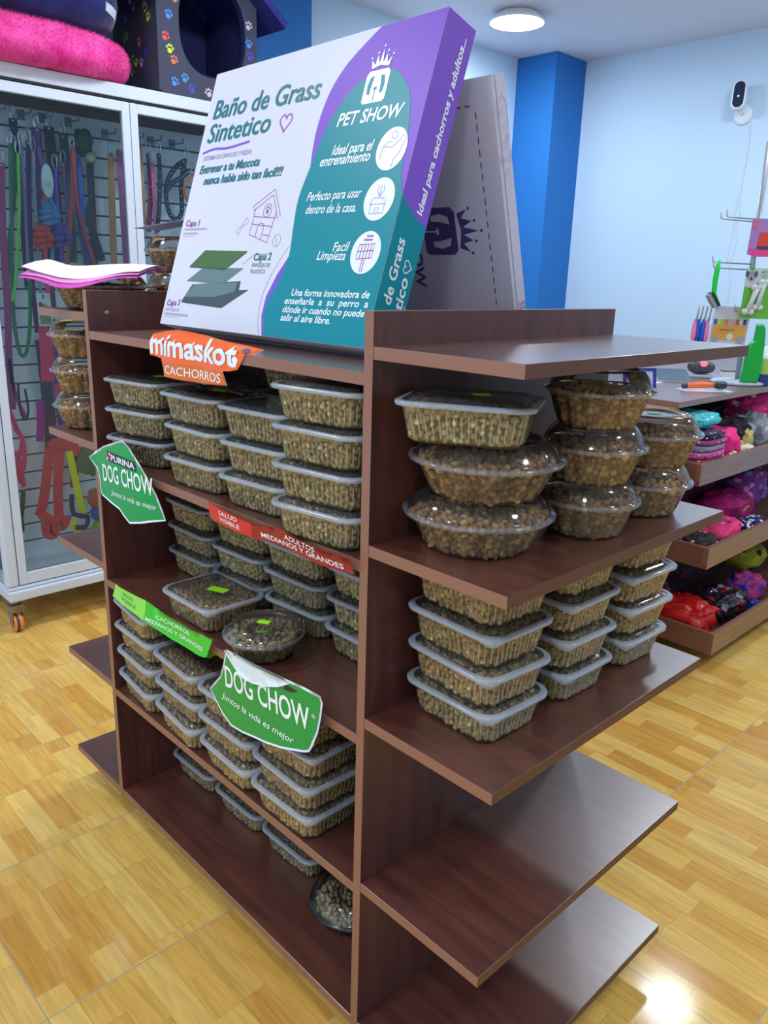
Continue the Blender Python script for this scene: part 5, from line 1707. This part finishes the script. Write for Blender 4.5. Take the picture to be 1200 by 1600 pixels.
# comb with green handle
GRH = mat('comb_green', (10, 214, 64), .3)
cmb = thing('grooming_comb', 'bright green handled slicker comb hanging at the left hook', 'comb', tuple(sp(-.19, .03, 1.3)), world=True)
b = MB(); b.tube([sp(-.190, .03, 1.487), sp(-.194, .03, 1.450), sp(-.196, .03, 1.40), sp(-.194, .03, 1.352), sp(-.182, .03, 1.330), sp(-.165, .03, 1.304)], [.006, .011, .011, .010, .009, .006], GRH, 12); b.build('handle', cmb)
b = MB()
M_ = Matrix(((SS.x, SN.x, 0, 0), (SS.y, SN.y, 0, 0), (0, 0, 1, 0), (0, 0, 0, 1)))
hp = sp(-.190, .03, 1.332)
M_ = Matrix.Translation(hp) @ M_ @ Matrix.Rotation(R(-38), 4, 'Y').inverted()
M_ = Matrix.Translation(hp) @ Matrix(((SS.x, SN.x, 0, 0), (SS.y, SN.y, 0, 0), (0, 0, 1, 0), (0, 0, 0, 1))) @ Matrix.Rotation(R(-35), 4, 'Y')
b.box(-.008, .004, -.022, .022, -.034, .030, SBLK, M_); b.box(-.020, -.008, -.020, .020, -.032, .028, mat('bristle_grey', (150, 156, 164), .5), M_)
b.build('bristle_head', cmb)
# bag of treats
b = MB(); f_ = fst(.025)
b.poly([(-.186, 1.150), (-.036, 1.144), (-.030, 1.262), (-.034, 1.300), (-.176, 1.302), (-.182, 1.26)], f_, mat('treat_bag_grey', (196, 196, 210), .2), .010)
b.poly([(-.182, 1.166), (-.042, 1.162), (-.038, 1.226), (-.182, 1.226)], f_, mat('treat_bag_gold', (216, 160, 64), .22), wofs=.001)
for k, cc in enumerate(((60, 90, 190), (210, 190, 60), (150, 190, 60), (230, 110, 60), (150, 190, 190), (230, 150, 160), (180, 90, 80), (200, 200, 210), (60, 50, 130))):
    b.poly([(-.180 + .0155 * k, 1.228), (-.166 + .0155 * k, 1.228), (-.166 + .0155 * k, 1.250), (-.180 + .0155 * k, 1.250)], f_, mat('swatch_%d' % k, cc, .3), wofs=.001)
for uu, vv, rr, cc in ((-.165, 1.166, .014, 'pad_grey'), (-.060, 1.166, .016, 'pad_grey'), (-.105, 1.178, .014, 'bone_pearl')):
    b.poly(circle((uu, vv), rr, 16), f_, MATS[cc], wofs=.002)
b.stroke([(-.150, 1.206), (-.085, 1.206)], .005, f_, mat('bag_brown', (170, 110, 60), .4), .002)
tag(b.build('treat_bag'), 'gold and grey glossy packet below the comb on the stand', 'packet', GS)
# dental brushes with tufts
for k, (u0, c0) in enumerate(((-.252, (240, 130, 190)), (-.236, (40, 90, 206)), (-.218, (40, 96, 214)), (-.200, (236, 130, 190)))):
    br = thing('tuft_brush', ['pink tufted brush farthest left on the stand', 'blue tufted brush beside the farthest left pink one', 'blue tufted brush next to the right pink one', 'pink tufted brush beside the gold packet'][k], 'brush', tuple(sp(u0, .03, 1.16)), 0, 'tufted brushes on the stand', True)
    b = MB(); b.tube([sp(u0, .03, 1.235), sp(u0 + .006, .03, 1.300)], .004, mat('brush_stick_grey', (150, 160, 156), .4), 8); b.build('stick', br)
    b = MB(); lump(b, tuple(sp(u0 - .004, .03, 1.196)), (.010, .010, .046), mat('tuft_%d' % k, c0, .6), k + 60, .9, .5, 5, 20, 18, flat_bottom=False); b.build('tuft', br)
# green scoop
b = MB(); f_ = fst(.012)
SC = mat('scoop_green', (0, 172, 62), .35)
outl = [(-.002, 1.230), (.004, 1.237), (.024, 1.237), (.034, 1.225), (.038, 1.200), (.042, 1.161), (.043, 1.142), (.043, 1.047), (.036, .988), (-.038, .988), (-.031, 1.047), (-.030, 1.137), (-.022, 1.150), (-.006, 1.170), (-.003, 1.20)]
ring0 = [f_(p[0], p[1], 0) for p in outl]
cxy = (.008, 1.10)
ring1 = [f_(cxy[0] + (p[0] - cxy[0]) * .86, cxy[1] + (p[1] - cxy[1]) * .95, .014) for p in outl]
ringb = [f_(p[0], p[1], -.012) for p in outl]
b.loft([ringb, ring0, ring1], SC, SC, SC, False)
tag(b.build('plastic_scoop', bevel=.003), 'big bright green plastic scoop standing against the product stand', 'scoop')
b = MB(); bx = sp(.075, .06, zt)
b.lathe([(.0001, 0), (.030, 0), (.032, .004), (.032, .05), (.032, .115), (.022, .135), (.012, .14), (.012, .165), (.0001, .165)], [mat('bottle_navy', (40, 60, 150), .35)] * 3 + [mat('bottle_lime', (170, 210, 90), .35)] + [mat('bottle_white', (220, 230, 240), .35)] * 4, 28, c=tuple(bx))
tag(b.build('spray_bottle'), 'white, lime and navy bottle right of the green scoop', 'bottle')

# ================================================================== SECURITY CAMERA
CW = mat('camera_white', (226, 234, 244), .35)
scam = thing('security_camera', 'white oval security camera with dark lens on the pale wall', 'security camera', (-1.38, YB, 2.3), world=True)
b = MB(); b.lathe([(.052, 0), (.052, .008), (.046, .014), (.0001, .015)], CW, 36, xf=Matrix.Translation((-1.372, YB - .0005, 2.318)) @ Matrix.Rotation(PI / 2, 4, 'X')); b.build('wall_base', scam)
b = MB(); b.tube([(-1.372, YB - .012, 2.322), (-1.374, YB - .040, 2.325), (-1.376, YB - .055, 2.345)], .010, CW, 12); b.build('bracket', scam)
CM = Matrix.Translation((-1.378, YB - .075, 2.405)) @ Matrix.Rotation(R(18), 4, 'Z') @ Matrix.Rotation(R(-8), 4, 'X')


def stadium(rx, rz, n=40):
    return [(rx * math.cos(a), (rz - rx) * (1 if math.sin(a) > 1e-6 else -1 if math.sin(a) < -1e-6 else 0) + rx * math.sin(a)) for a in [2 * PI * (i + .5) / n for i in range(n)]]


b = MB()
b.loft([[CM @ Vector((x, y, z_)) for x, z_ in stadium(rx, rz)] for rx, rz, y in ((.020, .058, .034), (.033, .072, .030), (.038, .078, .012), (.038, .078, -.022), (.034, .074, -.030), (.029, .069, -.030))], CW, CW, CW); b.build('camera_body', scam)
b = MB()
b.loft([[CM @ Vector((x, y, z_)) for x, z_ in stadium(rx, rz)] for rx, rz, y in ((.0285, .0685, -.0305), (.0270, .067, -.0325))], mat('lens_black', (34, 40, 70), .12), SBLK, MATS['lens_black']); b.build('lens_face', scam)
b = MB(); b.lathe([(.010, 0), (.009, .002), (.0001, .0025)], mat('lens_green', (20, 90, 90), .1), 20, xf=CM @ Matrix.Translation((0, -.0325, -.012)) @ Matrix.Rotation(PI / 2, 4, 'X')); b.build('lens', scam)
b = MB(); b.lathe([(.003, 0), (.0001, .002)], mat('status_light', (120, 255, 230), .3, emit=(.3, 1, .8), estr=4), 12, xf=CM @ Matrix.Translation((0, -.035, -.010)) @ Matrix.Rotation(PI / 2, 4, 'X')); b.build('status_light', scam)
for nm_, pts in (('cable', [(-1.335, 2.292), (-1.322, 2.240), (-1.318, 2.146), (-1.327, 1.944), (-1.325, 1.875), (-1.315, 1.829), (-1.314, 1.787), (-1.321, 1.749), (-1.311, 1.700), (-1.314, 1.593), (-1.323, 1.532), (-1.315, 1.467), (-1.309, 1.413), (-1.308, 1.303), (-1.298, 1.192), (-1.272, .985)]),
                 ('cable', [(-1.333, 2.290), (-1.320, 2.140), (-1.322, 2.038), (-1.330, 1.933), (-1.335, 1.875), (-1.340, 1.778), (-1.335, 1.682), (-1.342, 1.629), (-1.349, 1.521)])):
    b = MB(); b.tube([(p[0], YB - .004, p[1]) for p in smoothpts(pts, 4)], .0022, CW, 6); b.build(nm_, scam)
